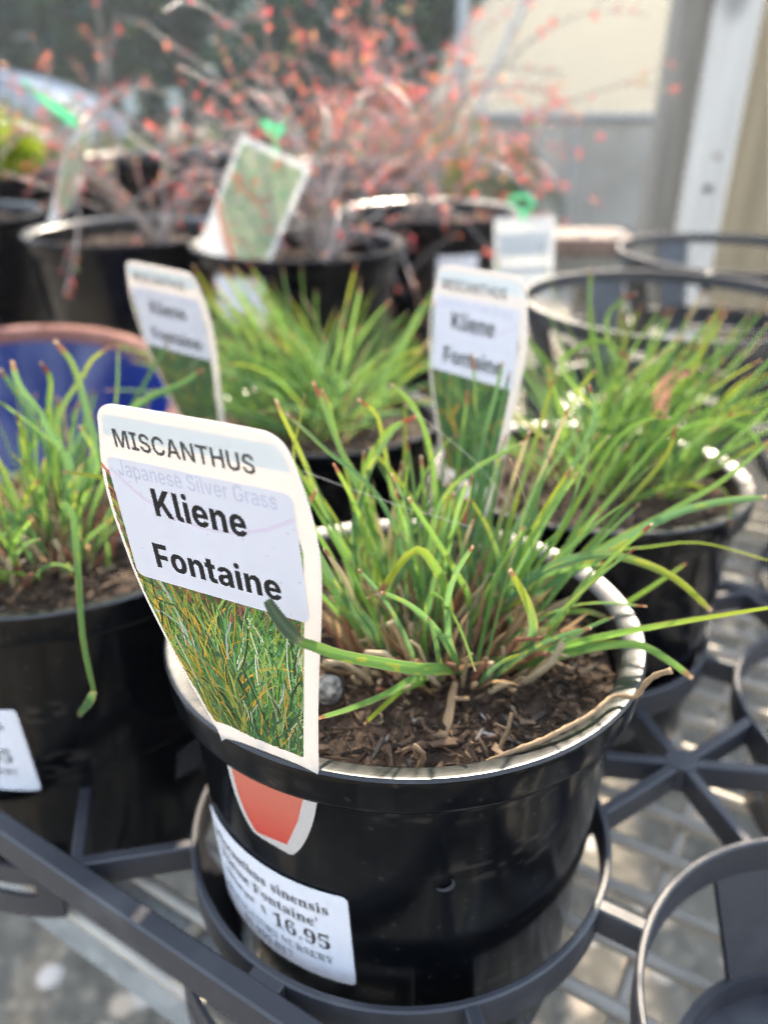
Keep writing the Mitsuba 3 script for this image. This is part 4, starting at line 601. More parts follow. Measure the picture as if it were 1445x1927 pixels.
# ------------------------------------------------------------------ carrier trays
def carrier(label, name, cols, rows, c00, ex, nx, p, ro, z_top, z_base, front, mat, arms_from=None, ang=None):
    k = thing(name, label, 'pot carrier tray')
    s = ro / 0.0718
    def at(i, j): return c00 + i * p * ex + j * p * nx
    zt = V(0, 0, z_top)
    a_e = math.atan2(ex[1], ex[0])
    sk = 0.013 if front else 0.009
    prof = [(ro - 0.0026 * s, -sk), (ro - 0.0024 * s, -0.0006), (ro - 0.0018 * s, 0.0), (ro - 0.0006 * s, 0.0), (ro, -0.0006), (ro - 0.0002, -sk)]
    hh = z_base - z_top
    for i in cols:
        for j in rows:
            c = at(i, j)
            part(k, 'ring', revolve(closed(prof), c + zt, 96), mat, smooth=35)
            rb = ro * 0.80
            base = [(rb - 0.020 * s, hh + 0.0030), (rb - 0.003, hh + 0.0032), (rb - 0.003, hh + 0.013 * s), (rb, hh + 0.013 * s), (rb + 0.0005, hh + 0.001), (rb - 0.001, hh), (rb - 0.020 * s, hh)]
            part(k, 'base_ring', revolve(closed(base), c + zt, 72), mat, smooth=35)
            for q in range(4):
                a = a_e + math.pi / 4 + q * math.pi / 2
                pan = [(rb - 0.0022, hh + 0.012 * s), (ro - 0.0022 * s, -sk + 0.0004), (ro - 0.0004 * s, -sk + 0.0004), (rb - 0.0002, hh + 0.012 * s)]
                part(k, 'web', revolve(closed(pan), c + zt, 9, a - 0.17, a + 0.17), mat, smooth=30)
    def arm(a, b2, w, h): part(k, 'arm', bar(a + zt, b2 + zt, w, h, ch=0.0006), mat, smooth=False)
    w, h = 0.0042 * s, 0.0105 * s
    dz = V(0, 0, -0.0005)
    I, J = list(cols), list(rows)
    for i in I:
        for j in J:
            if i + 1 in I: arm(at(i, j) + ex * (ro - 0.0004) + dz, at(i + 1, j) - ex * (ro - 0.0004) + dz, w * 1.1, h)
            if j + 1 in J: arm(at(i, j) + nx * (ro - 0.0004) + dz, at(i, j + 1) - nx * (ro - 0.0004) + dz, w * 1.1, h)
            if i + 1 in I and j + 1 in J:
                nd = at(i + 0.5, j + 0.5)
                hub = Point(0, 0).buffer(0.0058 * s)
                part(k, 'hub', mapped(tri(hub, 0, h), lambda v, nd=nd: v + nd + zt + V(0, 0, -h - 0.0002)), mat, smooth=False)
                for (di, dj), offs in (((-.5, -.5), (-.22, .22)), ((.5, .5), (-.22, .22)), ((-.5, .5), (0,)), ((.5, -.5), (0,))):
                    cc = at(i + .5 + di, j + .5 + dj)
                    base_a = math.atan2(*(nd - cc)[[1, 0]])
                    for o2 in offs:
                        end = cc + (ro - 0.0004) * V(math.cos(base_a + o2), math.sin(base_a + o2), 0)
                        arm(nd + unit(end - nd) * 0.0035 * s + dz, end + dz, w, h)
    for side, jj in ((-1, J[0]), (1, J[-1])) if front else ():
        off = ro + 0.0058 * s
        a0, a1 = at(I[0], jj) - ex * (ro + 0.012) + side * nx * off, at(I[-1], jj) + ex * (ro + 0.012) + side * nx * off
        part(k, 'side_bar', bar(a0 + zt, a1 + zt, 0.0068 * s, 0.0135 * s, ch=0.0008), mat, smooth=False)
        for i in I:
            m0 = at(i, jj) + side * nx * (ro - 0.0006) + dz
            part(k, 'pad', bar(m0 + zt, m0 + side * nx * 0.0036 * s + zt, 0.011 * s, 0.011 * s, ch=0.0005), mat, smooth=False)
        for i in I:
            if side > 0 or not front: continue
            a = math.atan2(-nx[1], -nx[0]); rs = ro + 0.0085 * s
            for za, zb in ((hh + 0.0005, hh + 0.011), (hh + 0.0175, hh + 0.026)):
                sk2 = [(rs - 0.0022, za), (rs, za), (rs - 0.0005, zb), (rs - 0.0022, zb)]
                part(k, 'skirt', revolve(closed(sk2), at(i, jj) + zt, 24, a - 0.62, a + 0.62), mat, smooth=30)
            for a2 in (-0.56, -0.18, 0.18, 0.56):
                sk2 = [(rs - 0.0024, hh + 0.0105), (rs - 0.0002, hh + 0.0105), (rs - 0.0006, hh + 0.018), (rs - 0.0024, hh + 0.018)]
                part(k, 'skirt', revolve(closed(sk2), at(i, jj) + zt, 5, a + a2 - 0.06, a + a2 + 0.06), mat, smooth=30)
        for i in I[:-1]:
            nd = at(i + 0.5, jj) + side * nx * (off - 0.0030 * s) + dz
            for q in (0, 1):
                cc = at(i + q, jj)
                base_a = math.atan2(*(nd - cc)[[1, 0]])
                end = cc + (ro - 0.0004) * V(math.cos(base_a), math.sin(base_a), 0) + dz
                arm(nd, end, w, h)
    for ii, side in ((I[0], -1), (I[-1], 1)) if front else ():
        off = ro + 0.0058 * s
        a0, a1 = at(ii, J[0]) - nx * (ro + 0.002) + side * ex * (off + 0.007), at(ii, J[-1]) + nx * (ro + 0.002) + side * ex * (off + 0.007)
        part(k, 'end_bar', bar(a0 + zt, a1 + zt, 0.0068 * s, 0.0135 * s, ch=0.0008), mat, smooth=False)
    return k
carrier('black plastic carrier tray of round rings that holds the small pots', 'carrier_tray', (-1, 0, 1), (0, 1), C0, E, N, P, 0.0718, TRAY_Z, BENCH_Z + 0.0005, True, 'tray_plastic')
# empty trays for bigger pots, stacked behind on the right
hx = V(0.186, 0.325, -0.006)
st1 = carrier('empty black carrier tray on top of the stack behind the right hand grass', 'carrier_tray', (0, 1), (0, 1), hx, E, N, 0.215, 0.100, 0.054, -0.030, False, 'glossy_tray_plastic')
st2 = carrier('empty black carrier tray at the bottom of the stack, flat on the bench mesh', 'carrier_tray', (0, 1), (0, 1), hx + V(-0.035, 0.030, 0), E, N, 0.215, 0.100, -0.0305, BENCH_Z + 0.0005, False, 'glossy_tray_plastic')

for st_ in (st1, st2): TURN.discard(st_); upright(st_, 0.20, 0.32, -0.03)
# ------------------------------------------------------------------ blue glazed bowl
k = upright(thing('glazed_pot', 'cobalt blue glazed pot with an unglazed terracotta rim at the left edge', 'glazed pot'), -0.268, 0.283, -0.020)
bc, br = V(-0.268, 0.283, -0.024), 0.130
bs = br / 0.0787
outer = [(0.0, -0.1535), (0.045, -0.1535), (0.049, -0.150), (0.060, -0.10), (0.070, -0.05), (0.0765, -0.004)]
inner = [(0.0700, -0.0045), (0.0640, -0.05), (0.054, -0.10), (0.042, -0.142), (0.0, -0.146)]
outer = [(a * bs, z * 0.60) for a, z in outer]; inner = [(a * bs, z * 0.60) for a, z in inner]
def lean(m):
    a = math.radians(10.5); v = m.vertices - bc
    return tm(np.stack([v[:, 0], v[:, 1] * math.cos(a) - v[:, 2] * math.sin(a), v[:, 1] * math.sin(a) + v[:, 2] * math.cos(a)], 1) + bc, m.faces)
part(k, 'body', lean(revolve(outer + inner, bc, 128)), 'blue_glaze', smooth=40)
part(k, 'rim', lean(revolve(closed([(a * bs, z) for a, z in ((0.0710, -0.0047), (0.0762, -0.0042), (0.0780, -0.001), (0.0787, 0.003), (0.0778, 0.006), (0.0750, 0.0075), (0.0722, 0.006), (0.0711, 0.001))]), bc, 128)), 'terracotta', smooth=50)

# ------------------------------------------------------------------ big black pots with shrubs behind
def big_pot(label, c, r, zr):
    kk = make_pot('shrub_pot', label, (c[0], c[1], zr), r=r, h=zr - BENCH_Z - 0.0005, group='big black shrub pots at the back of the bench', seg=96)
    return upright(kk, c[0], c[1], zr)
bp2 = big_pot('big black pot in the centre holding the fullest red leaved shrub', (-0.087, 0.545), 0.098, 0.066)
bp1 = big_pot('big black pot on the left with thin bare arching twigs', (-0.270, 0.640), 0.104, 0.070)
bp3 = big_pot('big black pot with a broad pale rim, right of the centre pot', (0.050, 0.820), 0.112, 0.082)
bp0 = big_pot('big black pot cut off by the left edge, behind the blue pot', (-0.515, 0.760), 0.105, 0.080)
bp4 = big_pot('large black pot far back, between the two shrubs on the left', (-0.400, 1.300), 0.155, 0.150)
bp5 = big_pot('large black pot far back behind the centre shrub', (-0.090, 1.340), 0.150, 0.135)
bp6 = big_pot('large black pot far back at the left edge, holding a lime green plant', (-0.62, 1.12), 0.15, 0.125)
for c, r, z, s, lb in (((-0.087, 0.545, 0.066), 0.087, 0.022, 21, 'brown soil in the big pot in the centre'), ((-0.270, 0.640, 0.070), 0.092, 0.020, 22, 'brown soil in the big pot on the left'),
                       ((0.050, 0.820, 0.082), 0.091, 0.022, 23, 'brown soil in the big pot with the broad pale rim'), ((-0.515, 0.760, 0.080), 0.092, 0.02, 24, 'brown soil in the big pot cut off by the left edge'),
                       ((-0.400, 1.300, 0.150), 0.137, 0.03, 25, 'brown soil in the large pot far back between the left shrubs'), ((-0.090, 1.340, 0.135), 0.132, 0.03, 26, 'brown soil in the large pot far back behind the centre shrub'),
                       ((-0.62, 1.12, 0.125), 0.132, 0.03, 27, 'brown soil under the lime green plant')):
    soil(V(*c), r, z, 320, s, lb, mound=0.006, scale=1.8)

LEAFRED = np.array([(0.82, 0.20, 0.16), (0.86, 0.30, 0.20), (0.82, 0.17, 0.19), (0.82, 0.40, 0.20), (0.72, 0.13, 0.11), (0.44, 0.45, 0.18)])
def shrub(label, c, traced, n, seed, tall, dens, lean=(0, 0), spread=0.9, leafsize=(0.004, 0.0075), twigs=3):
    k = upright(thing('shrub', label, 'shrub', 'red leaved shrubs in the big pots'), *c)
    rg = np.random.default_rng(seed)
    paths = [spline(t, 14) for t in traced]
    for i in range(n):
        az = rg.uniform(0, 2 * np.pi); th = rg.uniform(0.08, 0.75) * spread; d = rg.uniform(0.4, 1.7) * spread
        L = tall * rg.uniform(0.55, 1.15); p = V(*c) + V(rg.normal(0, .006), rg.normal(0, .006), 0); pts = [p.copy()]
        for s in range(9):
            a = th + d * (s / 9) ** 1.6
            dirv = V(math.sin(a) * math.cos(az) + lean[0], math.sin(a) * math.sin(az) + lean[1], math.cos(a)) + rg.normal(0, 0.10, 3)
            p = p + unit(dirv) * L / 9; pts.append(p.copy())
        paths.append(spline(pts, 14))
    part(k, 'stem', tube([V(*c) - V(0, 0, 0.02), V(*c) + V(0.002, 0, 0.006), V(*c) + V(0.004, 0.002, 0.03)], [0.0065, 0.0055, 0.003], 9), 'bark', smooth=True)
    lv, lf, lc, m = [], [], [], 0
    tw = []
    def leaves(path, cnt):
        nonlocal m
        for q in range(cnt):
            i = min(len(path) - 2, int(len(path) * (0.18 + 0.82 * rg.random() ** 0.8)))
            p = path[i] + (path[i + 1] - path[i]) * rg.random()
            t = unit(path[i + 1] - path[i]); u = unit(rg.normal(size=3)); ax = unit(np.cross(t, u) + 0.5 * t); sd = unit(np.cross(ax, rg.normal(size=3)))
            L = rg.uniform(*leafsize); w = L * rg.uniform(0.35, 0.6)
            nn = np.cross(ax, sd) * L * 0.15
            lv.extend([p, p + ax * L * .4 - sd * w / 2 + nn, p + ax * L, p + ax * L * .4 + sd * w / 2 + nn]); lf.extend([[m, m + 1, m + 2], [m, m + 2, m + 3]]); m += 4
            lc.extend([LEAFRED[rg.choice(6, p=[.26, .22, .18, .14, .14, .06])] * rg.uniform(0.75, 1.2)] * 4)
    for path in paths:
        r0 = rg.uniform(0.0010, 0.0017)
        part(k, 'branch', tube(path, np.linspace(r0, 0.0007, len(path)), 6), 'bark', smooth=True)
        leaves(path, int(dens * rg.uniform(0.5, 1.5)))
        for q in range(twigs):
            i = rg.integers(3, len(path) - 2); t = unit(path[i + 1] - path[i]); d = unit(t + rg.normal(0, 0.7, 3))
            L = rg.uniform(0.02, 0.06) * tall / 0.25; tp = spline([path[i], path[i] + d * L * .5, path[i] + d * L + V(0, 0, -0.1 * L)], 6)
            tw.append(tube(tp, np.linspace(0.0007, 0.00035, 6), 4)); leaves(tp, int(dens * 0.3))
    if tw: part(k, 'twigs', cat(tw), 'bark', smooth=True, kind='stuff')
    if lv: part(k, 'leaves', tm(lv, lf), 'leaf', smooth=False, kind='stuff', color=np.clip(np.array(lc), 0, 1))
    return k
SH = json.loads('''{"A":[[[-279,650,85],[-291,643,135],[-277,635,191],[-265,627,242],[-262,620,282]],[[-279,650,85],[-211,620,135],[-253,586,183],[-267,569,206],[-274,560,219]],[[-281,650,87],[-271,641,182],[-257,635,248],[-235,633,255],[-212,630,239],[-176,626,217],[-159,624,204],[-130,620,177]],[[-279,650,85],[-314,641,120],[-325,633,163],[-346,628,181],[-355,620,220]],[[-281,650,85],[-289,630,120],[-310,590,179],[-303,577,199],[-289,560,223]],[[-276,650,85],[-280,644,120],[-296,636,154],[-280,631,181],[-239,623,205],[-223,620,203]],[[-282,650,80],[-310,621,101],[-339,586,121],[-360,560,134]],[[-276,650,85],[-289,587,125],[-282,529,82],[-280,512,70],[-279,470,43]],[[-274,650,82],[-288,644,120],[-274,638,168],[-229,631,140],[-176,624,121],[-144,620,121]]],"B":[[[-73,560,78],[-83,534,122],[-101,497,173],[-122,470,200],[-128,450,222]],[[-73,560,78],[-84,544,134],[-97,526,195],[-100,507,248],[-100,500,267]],[[-73,560,78],[-64,537,134],[-64,509,193],[-80,480,243]],[[-70,560,78],[-41,539,143],[-43,514,212],[-37,500,246]],[[-70,560,78],[-26,513,142],[-8,467,200],[-19,440,227]],[[-73,560,80],[-106,502,134],[-140,458,152],[-157,420,175]],[[-73,560,78],[-117,505,109],[-149,455,133],[-174,420,126]],[[-70,560,78],[-46,537,113],[9,498,150],[63,450,191]]],"C":[[[43,805,99],[28,788,165],[68,772,207],[130,755,219],[186,740,210]],[[43,805,99],[66,787,148],[100,774,170],[135,762,164],[162,750,140]],[[43,805,99],[103,772,120],[158,741,131],[191,720,115]],[[43,805,96],[22,756,80],[15,687,51],[25,620,28]],[[43,805,96],[79,769,80],[118,732,82],[153,695,89],[184,660,88]],[[43,805,102],[79,823,195],[102,837,262],[139,846,295],[164,850,301]],[[43,805,99],[-9,821,166],[-22,836,240],[-12,850,306]],[[43,805,99],[4,826,195],[-59,842,240],[-97,850,258]]]}''')
def tr(name): return [np.array(t) * 1e-3 for t in SH[name]]
shrub('twiggy shrub with many small red leaves in the centre pot', (-0.062, 0.560, 0.050), tr('B'), 26, 31, 0.30, 14, spread=1.35, leafsize=(0.004, 0.0085))
shrub('sparse shrub with long bare arching twigs in the left pot', (-0.240, 0.650, 0.055), tr('A'), 12, 32, 0.28, 13, spread=1.3, twigs=2, leafsize=(0.004, 0.0085))
shrub('red leaved shrub drooping over the pot right of the centre pot', (0.048, 0.805, 0.062), tr('C'), 30, 33, 0.34, 15, lean=(0.02, -0.05), spread=1.25, leafsize=(0.006, 0.011))
shrub('sparse reddish shrub at the left edge behind the blue pot', (-0.515, 0.770, 0.062), [], 9, 34, 0.22, 7, spread=1.0, twigs=2)

# ------------------------------------------------------------------ hanging picture labels and ties
def hang_label(label, corners, picture, seed, frame=0.08):
    """A flat printed card from its four corners (top left, top right, bottom right, bottom left)."""
    tl, trr, brr, bll = (V(*c) for c in corners)
    U, W = (trr - tl), (bll - tl); n = unit(np.cross(W, U)); n = n if n[1] < 0 else -n
    k = thing('hanging_label', label, 'plant label', 'picture labels hanging on the shrubs')
    def F(lift): return lambda v: tl + v[:, :1] * U + v[:, 1:2] * W + (v[:, 2:3] + lift) * n
    part(k, 'card', mapped(tri(rrect(0, 0, 1, 1, 0.03), 0, 0.0006), F(-0.0006)), 'label_backing', smooth=False)
    rg = np.random.default_rng(seed)
    if picture == 'back':
        for y, h in ((0.2, 0.28), (0.62, 0.10), (0.80, 0.06)):
            part(k, 'printed_band', mapped(upward(tri(Polygon([(0.08, y), (0.92, y), (0.92, y + h), (0.08, y + h)]))), F(0.00005)), 'aqua_band', smooth=False)
        return k
    pic = Polygon([(0.06, 0.05), (0.93, 0.05), (0.93, 0.97), (0.70, 0.97), (0.42, 0.86), (0.2, 0.68), (0.06, 0.52)])
    ms, cs = [], []
    def put(p, c, z):
        p = p.intersection(pic)
        if p.is_empty or p.area < 1e-5: return
        m = upward(tri(p)); v = m.vertices.copy(); v[:, 2] = z; ms.append((v, m.faces)); cs.append(np.repeat(np.array(c)[None], len(v), 0))
    put(pic, (0.44, 0.50, 0.32), 0)
    for i in range(150):
        c = [(0.28, 0.48, 0.28), (0.48, 0.52, 0.34), (0.60, 0.28, 0.18), (0.56, 0.58, 0.42), (0.22, 0.40, 0.22)][rg.choice(5, p=[.3, .25, .18, .17, .1])]
        put(affinity.scale(Point(rg.random(), rg.random()).buffer(rg.uniform(0.02, 0.06), quad_segs=3), 1, 0.6), c, 1e-5 + 2e-7 * i)
    part(k, 'printed_picture', mapped(cat(ms), F(0.00005)), 'print_thin', smooth=False, color=np.vstack(cs))
    arc = LineString([(0.04, 0.56), (0.2, 0.73), (0.42, 0.90), (0.66, 0.99)]).buffer(0.025)
    part(k, 'orange_arc', mapped(upward(tri(arc.intersection(rrect(0.02, 0.02, 0.98, 0.98, 0.02)))), F(0.00012)), 'orange_ink', smooth=False)
    return k
hang_label('large tilted picture label with a green photo, stuck in the centre pot', [(-0.118, 0.462, 0.152), (-0.064, 0.458, 0.128), (-0.095, 0.47, 0.062), (-0.163, 0.472, 0.066)], 'front', 1)
hang_label('narrow edge on picture label hanging over the left big pot', [(-0.28, 0.535, 0.149), (-0.266, 0.565, 0.165), (-0.292, 0.56, 0.096), (-0.311, 0.532, 0.077)], 'front', 2)
hang_label('pale label seen from its blank back, hanging right of the centre', [(0.101, 0.60, 0.0833), (0.1607, 0.60, 0.0859), (0.1679, 0.605, 0.0060), (0.1056, 0.605, 0.0060)], 'back', 3)
def tie(label, pts, w):
    k = thing('plant_tie', label, 'plant tie', 'green plastic label ties')
    C = spline(pts, 18); t = np.gradient(C, axis=0); v = []
    for i in range(len(C)):
        s = unit(np.cross(t[i], [0.2, 1, 0.3])) * w / 2; v += [C[i] - s, C[i] + s]
    body(k, tm(v, [x for i in range(len(C) - 1) for x in ([2 * i, 2 * i + 1, 2 * i + 3], [2 * i, 2 * i + 3, 2 * i + 2])]), 'green_tie', smooth=True)
tie('green plastic tie looped at the top of the tilted picture label', [(-0.091, 0.456, 0.139), (-0.092, 0.456, 0.148), (-0.102, 0.456, 0.161), (-0.09, 0.456, 0.156), (-0.082, 0.456, 0.158), (-0.094, 0.456, 0.147)], 0.0032)
tie('green plastic tie twisted above the narrow label on the left', [(-0.273, 0.545, 0.159), (-0.28, 0.543, 0.17), (-0.294, 0.541, 0.178), (-0.314, 0.537, 0.195), (-0.297, 0.534, 0.181), (-0.272, 0.53, 0.161)], 0.0045)
tie('green plastic tie at the top of the pale label on the right', [(0.129, 0.597, 0.081), (0.126, 0.596, 0.090), (0.115, 0.603, 0.101), (0.130, 0.606, 0.103), (0.140, 0.603, 0.0975), (0.129, 0.598, 0.088)], 0.004)
def small_sticker(pot, c, s, a, z, w, h, label):
    fn = lambda v: np.stack([c[0] + (np.interp((z + v[:, 1] - c[2]) / s, [-0.128, -0.056, -0.0121], [0.0612, 0.0662, 0.0680]) * s + 0.0006 + v[:, 2]) * np.cos(a + v[:, 0] / (0.066 * s)),
                             c[1] + (np.interp((z + v[:, 1] - c[2]) / s, [-0.128, -0.056, -0.0121], [0.0612, 0.0662, 0.0680]) * s + 0.0006 + v[:, 2]) * np.sin(a + v[:, 0] / (0.066 * s)), z + v[:, 1]], 1)
    part(pot, 'price_sticker', mapped(grid_patch(rrect(-w / 2, -h / 2, w / 2, h / 2, 0.002), 0.004, 0.0003), fn), 'white_paper', smooth=40, label=label)
small_sticker(bp3, (0.050, 0.820, 0.082), 1.545, math.radians(-74), 0.026, 0.050, 0.036, 'white price sticker on the front of the pot')
small_sticker(bp2, (-0.087, 0.545, 0.066), 1.352, math.radians(-118), 0.030, 0.05, 0.040, 'pale price sticker behind the left tag')

# ------------------------------------------------------------------ small things on the soil and rim
k = thing('pebble', 'grey speckled pebble on the soil right beside the sharp plant tag', 'pebble')
ico = trimesh.creation.icosphere(subdivisions=3, radius=1.0)
pv = ico.vertices * (1 + 0.35 * (meshkit.fbm(ico.vertices * 1.6 + 5, 3, 2) - 0.5)[:, None]) * [0.0042, 0.0036, 0.0046]
body(k, tm(pv + V(-0.0222, -0.0270, -0.0085), ico.faces), 'stone', smooth=True)
k = thing('dry_root', 'thin tan root lying along the front right of the pot rim, end in the air', 'root')
body(k, tube(spline([V(*p) * 1e-3 for p in [[18.6,-60.8,-4.0],[24.2,-61.0,-1.0],[32.4,-57.8,0.0],[38.1,-54.8,0.8],[45.9,-49.6,1.0],[53.8,-42.6,1.5],[58.5,-44.8,3.0],[60.3,-45.7,8.0],[61.7,-47.8,12.0],[64.0,-50.2,15.0]]], 40), np.interp(np.linspace(0, 1, 40), [0, 0.15, 0.6, 1], [0.0004, 0.0007, 0.0006, 0.0008]) * (1 + 0.18 * np.sin(np.arange(40) * 2.3)), 8), 'root_bark', smooth=True)
for lb, a, b_, r in (('upright broken twig at the front of the soil, beside the rim', (0.0045, -0.0560, -0.016), (0.0010, -0.0575, -0.0020), 0.0011),
                     ('knobbly dry seed stalk standing right of the broken twig', (0.0225, -0.0500, -0.015), (0.0265, -0.0470, -0.0005), 0.0008),
                     ('flat splinter of bark lying in front of the grass stems', (0.0095, -0.0430, -0.012), (0.0140, -0.0270, -0.0060), 0.0016)):
    k = thing('twig', lb, 'twig')
    rg = np.random.default_rng(int(a[0] * 1e4) + 9)
    A, B = V(*a), V(*b_)
    pts = [A, A + (B - A) * .35 + rg.normal(0, .0007, 3), A + (B - A) * .7 + rg.normal(0, .0009, 3), B]
    side = A + (B - A) * .7
    body(k, cat([tube(spline(pts, 10), np.linspace(r, r * 0.6, 10), 7), tube([side, side + rg.normal(0, .0022, 3) + V(0, 0, .0012)], [r * .5, r * .3], 6)]), 'root_bark', smooth=True)
k = thing('dead_leaf', 'curled pink brown dead leaf caught in the right hand grass', 'dead leaf')
dl, dc = blade_mesh([V(0.1130, 0.1150, 0.0300), V(0.1120, 0.1130, 0.0400), V(0.1150, 0.1110, 0.0480), V(0.1210, 0.1090, 0.0500)], 0.008, np.random.default_rng(3), n=10, roll=0.2, tone=(0.42, 0.24, 0.17))
body(k, dl, 'leaf', smooth=True, color=np.clip(dc * [1.15, 0.95, 1.0], 0, 1))
for lb, pts in (('spider silk thread strung between the blades in the middle', [(-0.030, 0.000, 0.0480), (-0.005, -0.004, 0.0400), (0.018, -0.010, 0.0350)]), ('spider silk thread running down right from the blade tips', [(0.000, 0.020, 0.0620), (0.020, 0.010, 0.0480), (0.030, 0.000, 0.0380)])):
    k = thing('silk_thread', lb, 'spider silk')
    body(k, tube(spline([V(*p) for p in pts], 12), 0.00004, 4), 'label_backing', smooth=True)

# ------------------------------------------------------------------ posts at the right
def plank(key, name, x0, x1, y0, y1, z0, z1, mat, ch=0.004):
    sec = Polygon([(x0 + ch, y0), (x1 - ch, y0), (x1, y0 + ch), (x1, y1 - ch), (x1 - ch, y1), (x0 + ch, y1), (x0, y1 - ch), (x0, y0 + ch)])
    m = tri(sec, z0, z1 - z0)
    if name: part(key, name, m, mat, smooth=False)
    else: body(key, m, mat, smooth=False)
PV = (0.54, 1.3, 0.17)
k = thing('timber_post', 'weathered grey square timber post left of the white board', 'post'); upright(k, *PV)
plank(k, None, 0.482, 0.545, 1.305, 1.375, GROUND_Z + 0.10, 0.85, 'grey_timber')
k = thing('white_board', 'upright white painted board with bolt holes beside the grey post', 'board'); upright(k, *PV)
plank(k, 'board', 0.530, 0.602, 1.270, 1.302, GROUND_Z + 0.10, 0.85, 'white_timber', 0.003)
part(k, 'bolt', tube([V(0.566, 1.2699, 0.098), V(0.566, 1.2650, 0.098)], [0.007, 0.006], 10), 'black_steel', smooth=40)
part(k, 'bolt', tube([V(0.572, 1.2699, 0.150), V(0.572, 1.2685, 0.150)], [0.006, 0.005], 10), 'rusty_timber', smooth=40)
k = thing('plank_wall', 'wall of wide brown weathered planks at the right edge', 'plank wall'); upright(k, *PV)
for i in range(5):
    x = 0.606 + i * 0.152
    plank(k, 'plank', x, x + 0.1500, 1.310 + 0.003 * (i % 2), 1.345, GROUND_Z + 0.10, 0.85, 'brown_timber', 0.003)
k = thing('potting_shelf', 'low brown timber shelf end behind the pale label', 'shelf'); upright(k, 0.3, 1.0, 0.04)
part(k, 'top_board', bar(V(0.05, 1.02, 0.040), V(0.352, 1.005, 0.040), 0.10, 0.022), 'rusty_timber', smooth=False)
part(k, 'apron', bar(V(0.05, 0.985, 0.0175), V(0.335, 0.972, 0.0175), 0.018, 0.05), 'grey_timber', smooth=False)
for x in (0.10, 0.325):
    part(k, 'leg', bar(V(x, 1.02, 0.0175), V(x, 1.02, GROUND_Z + 0.08), 0.035, 0.035, up=(1, 0, 0)), 'grey_timber', smooth=False)
for x in (0.24, 0.285, 0.335):
    part(k, 'bolt', tube([V(x, 0.985, 0.0395), V(x, 0.985, 0.0455)], [0.006, 0.004], 10), 'steel_tube', smooth=40)

# ------------------------------------------------------------------ polytunnels
def tunnel(label, cx, y0, rad, depth, z_spring, film, skirt, squash=1.0, zc=None):
    k = thing('polytunnel', label, 'polytunnel')
    zc = z_spring if zc is None else zc
    t0 = math.asin((z_spring - zc) / rad / squash); th = np.linspace(t0, math.pi - t0, 49)
    ring = np.stack([cx + rad * np.cos(th), np.full(49, y0), zc + rad * squash * np.sin(th)], 1); R0 = rad; rad = rad * math.cos(t0)
    back = ring + [0, depth, 0]
    v = np.vstack([ring, back]); f = [x for i in range(48) for x in ([i, i + 1, i + 50], [i, i + 50, i + 49])]
    part(k, 'cover', tm(v, f), film, smooth=True)
    e = np.vstack([ring, [[cx, y0, z_spring]]]); e[:, 1] += 0.01
    part(k, 'end_sheet', tm(e, [[i, i + 1, 49] for i in range(48)]), film, smooth=False)
    part(k, 'hoop', tube(ring - [0, 0.02, 0], 0.018, 8), 'steel_tube', smooth=True)
    part(k, 'rail', tube([V(cx - rad, y0 - 0.03, z_spring), V(cx + rad, y0 - 0.03, z_spring)], 0.022, 8), 'steel_tube', smooth=True)
    for sx in (-1, 1):
        part(k, 'side_skirt', tm([[cx + sx * rad, y0, GROUND_Z], [cx + sx * rad, y0 + depth, GROUND_Z], [cx + sx * rad, y0 + depth, z_spring], [cx + sx * rad, y0, z_spring]], [[0, 1, 2], [0, 2, 3]]), skirt, smooth=False)
    n = 9
    for i in range(n):
        xa, xb = cx - rad + 2 * rad * i / n, cx - rad + 2 * rad * (i + 1) / n
        part(k, 'skirt_panel', bar(V((xa + xb) / 2, y0 + 0.02, z_spring - 0.03), V((xa + xb) / 2, y0 + 0.02, GROUND_Z), 0.03, xb - xa - 0.02, up=(1, 0, 0)) if False else
             tm([[xa + .01, y0 + .01, GROUND_Z], [xb - .01, y0 + .01, GROUND_Z], [xb - .01, y0 + .01, z_spring - .02], [xa + .01, y0 + .01, z_spring - .02]], [[0, 1, 2], [0, 2, 3]]), skirt, smooth=False)
        part(k, 'upright', bar(V(xa, y0 - 0.01, z_spring), V(xa, y0 - 0.01, GROUND_Z), 0.03, 0.03, up=(1, 0, 0)), 'steel_tube', smooth=False)
    return k
tunnel('cream plastic polytunnel with a curved edge behind the timber posts', 3.93, 6.03, 3.42, 9.0, 0.0, 'film', 'grey_film', 1.0, -0.988)
tunnel('small pale blue polytunnel far away at the left edge', -4.75, 8.5, 1.80, 1.2, -0.30, 'pale_film', 'grey_film', 0.38)
k = thing('steel_pole', 'thin pale steel pole in front of the dark trees', 'pole')
body(k, tube([V(0.560, 6.5, GROUND_Z), V(0.585, 6.5, 2.6)], 0.045, 10), 'steel_tube', smooth=True)

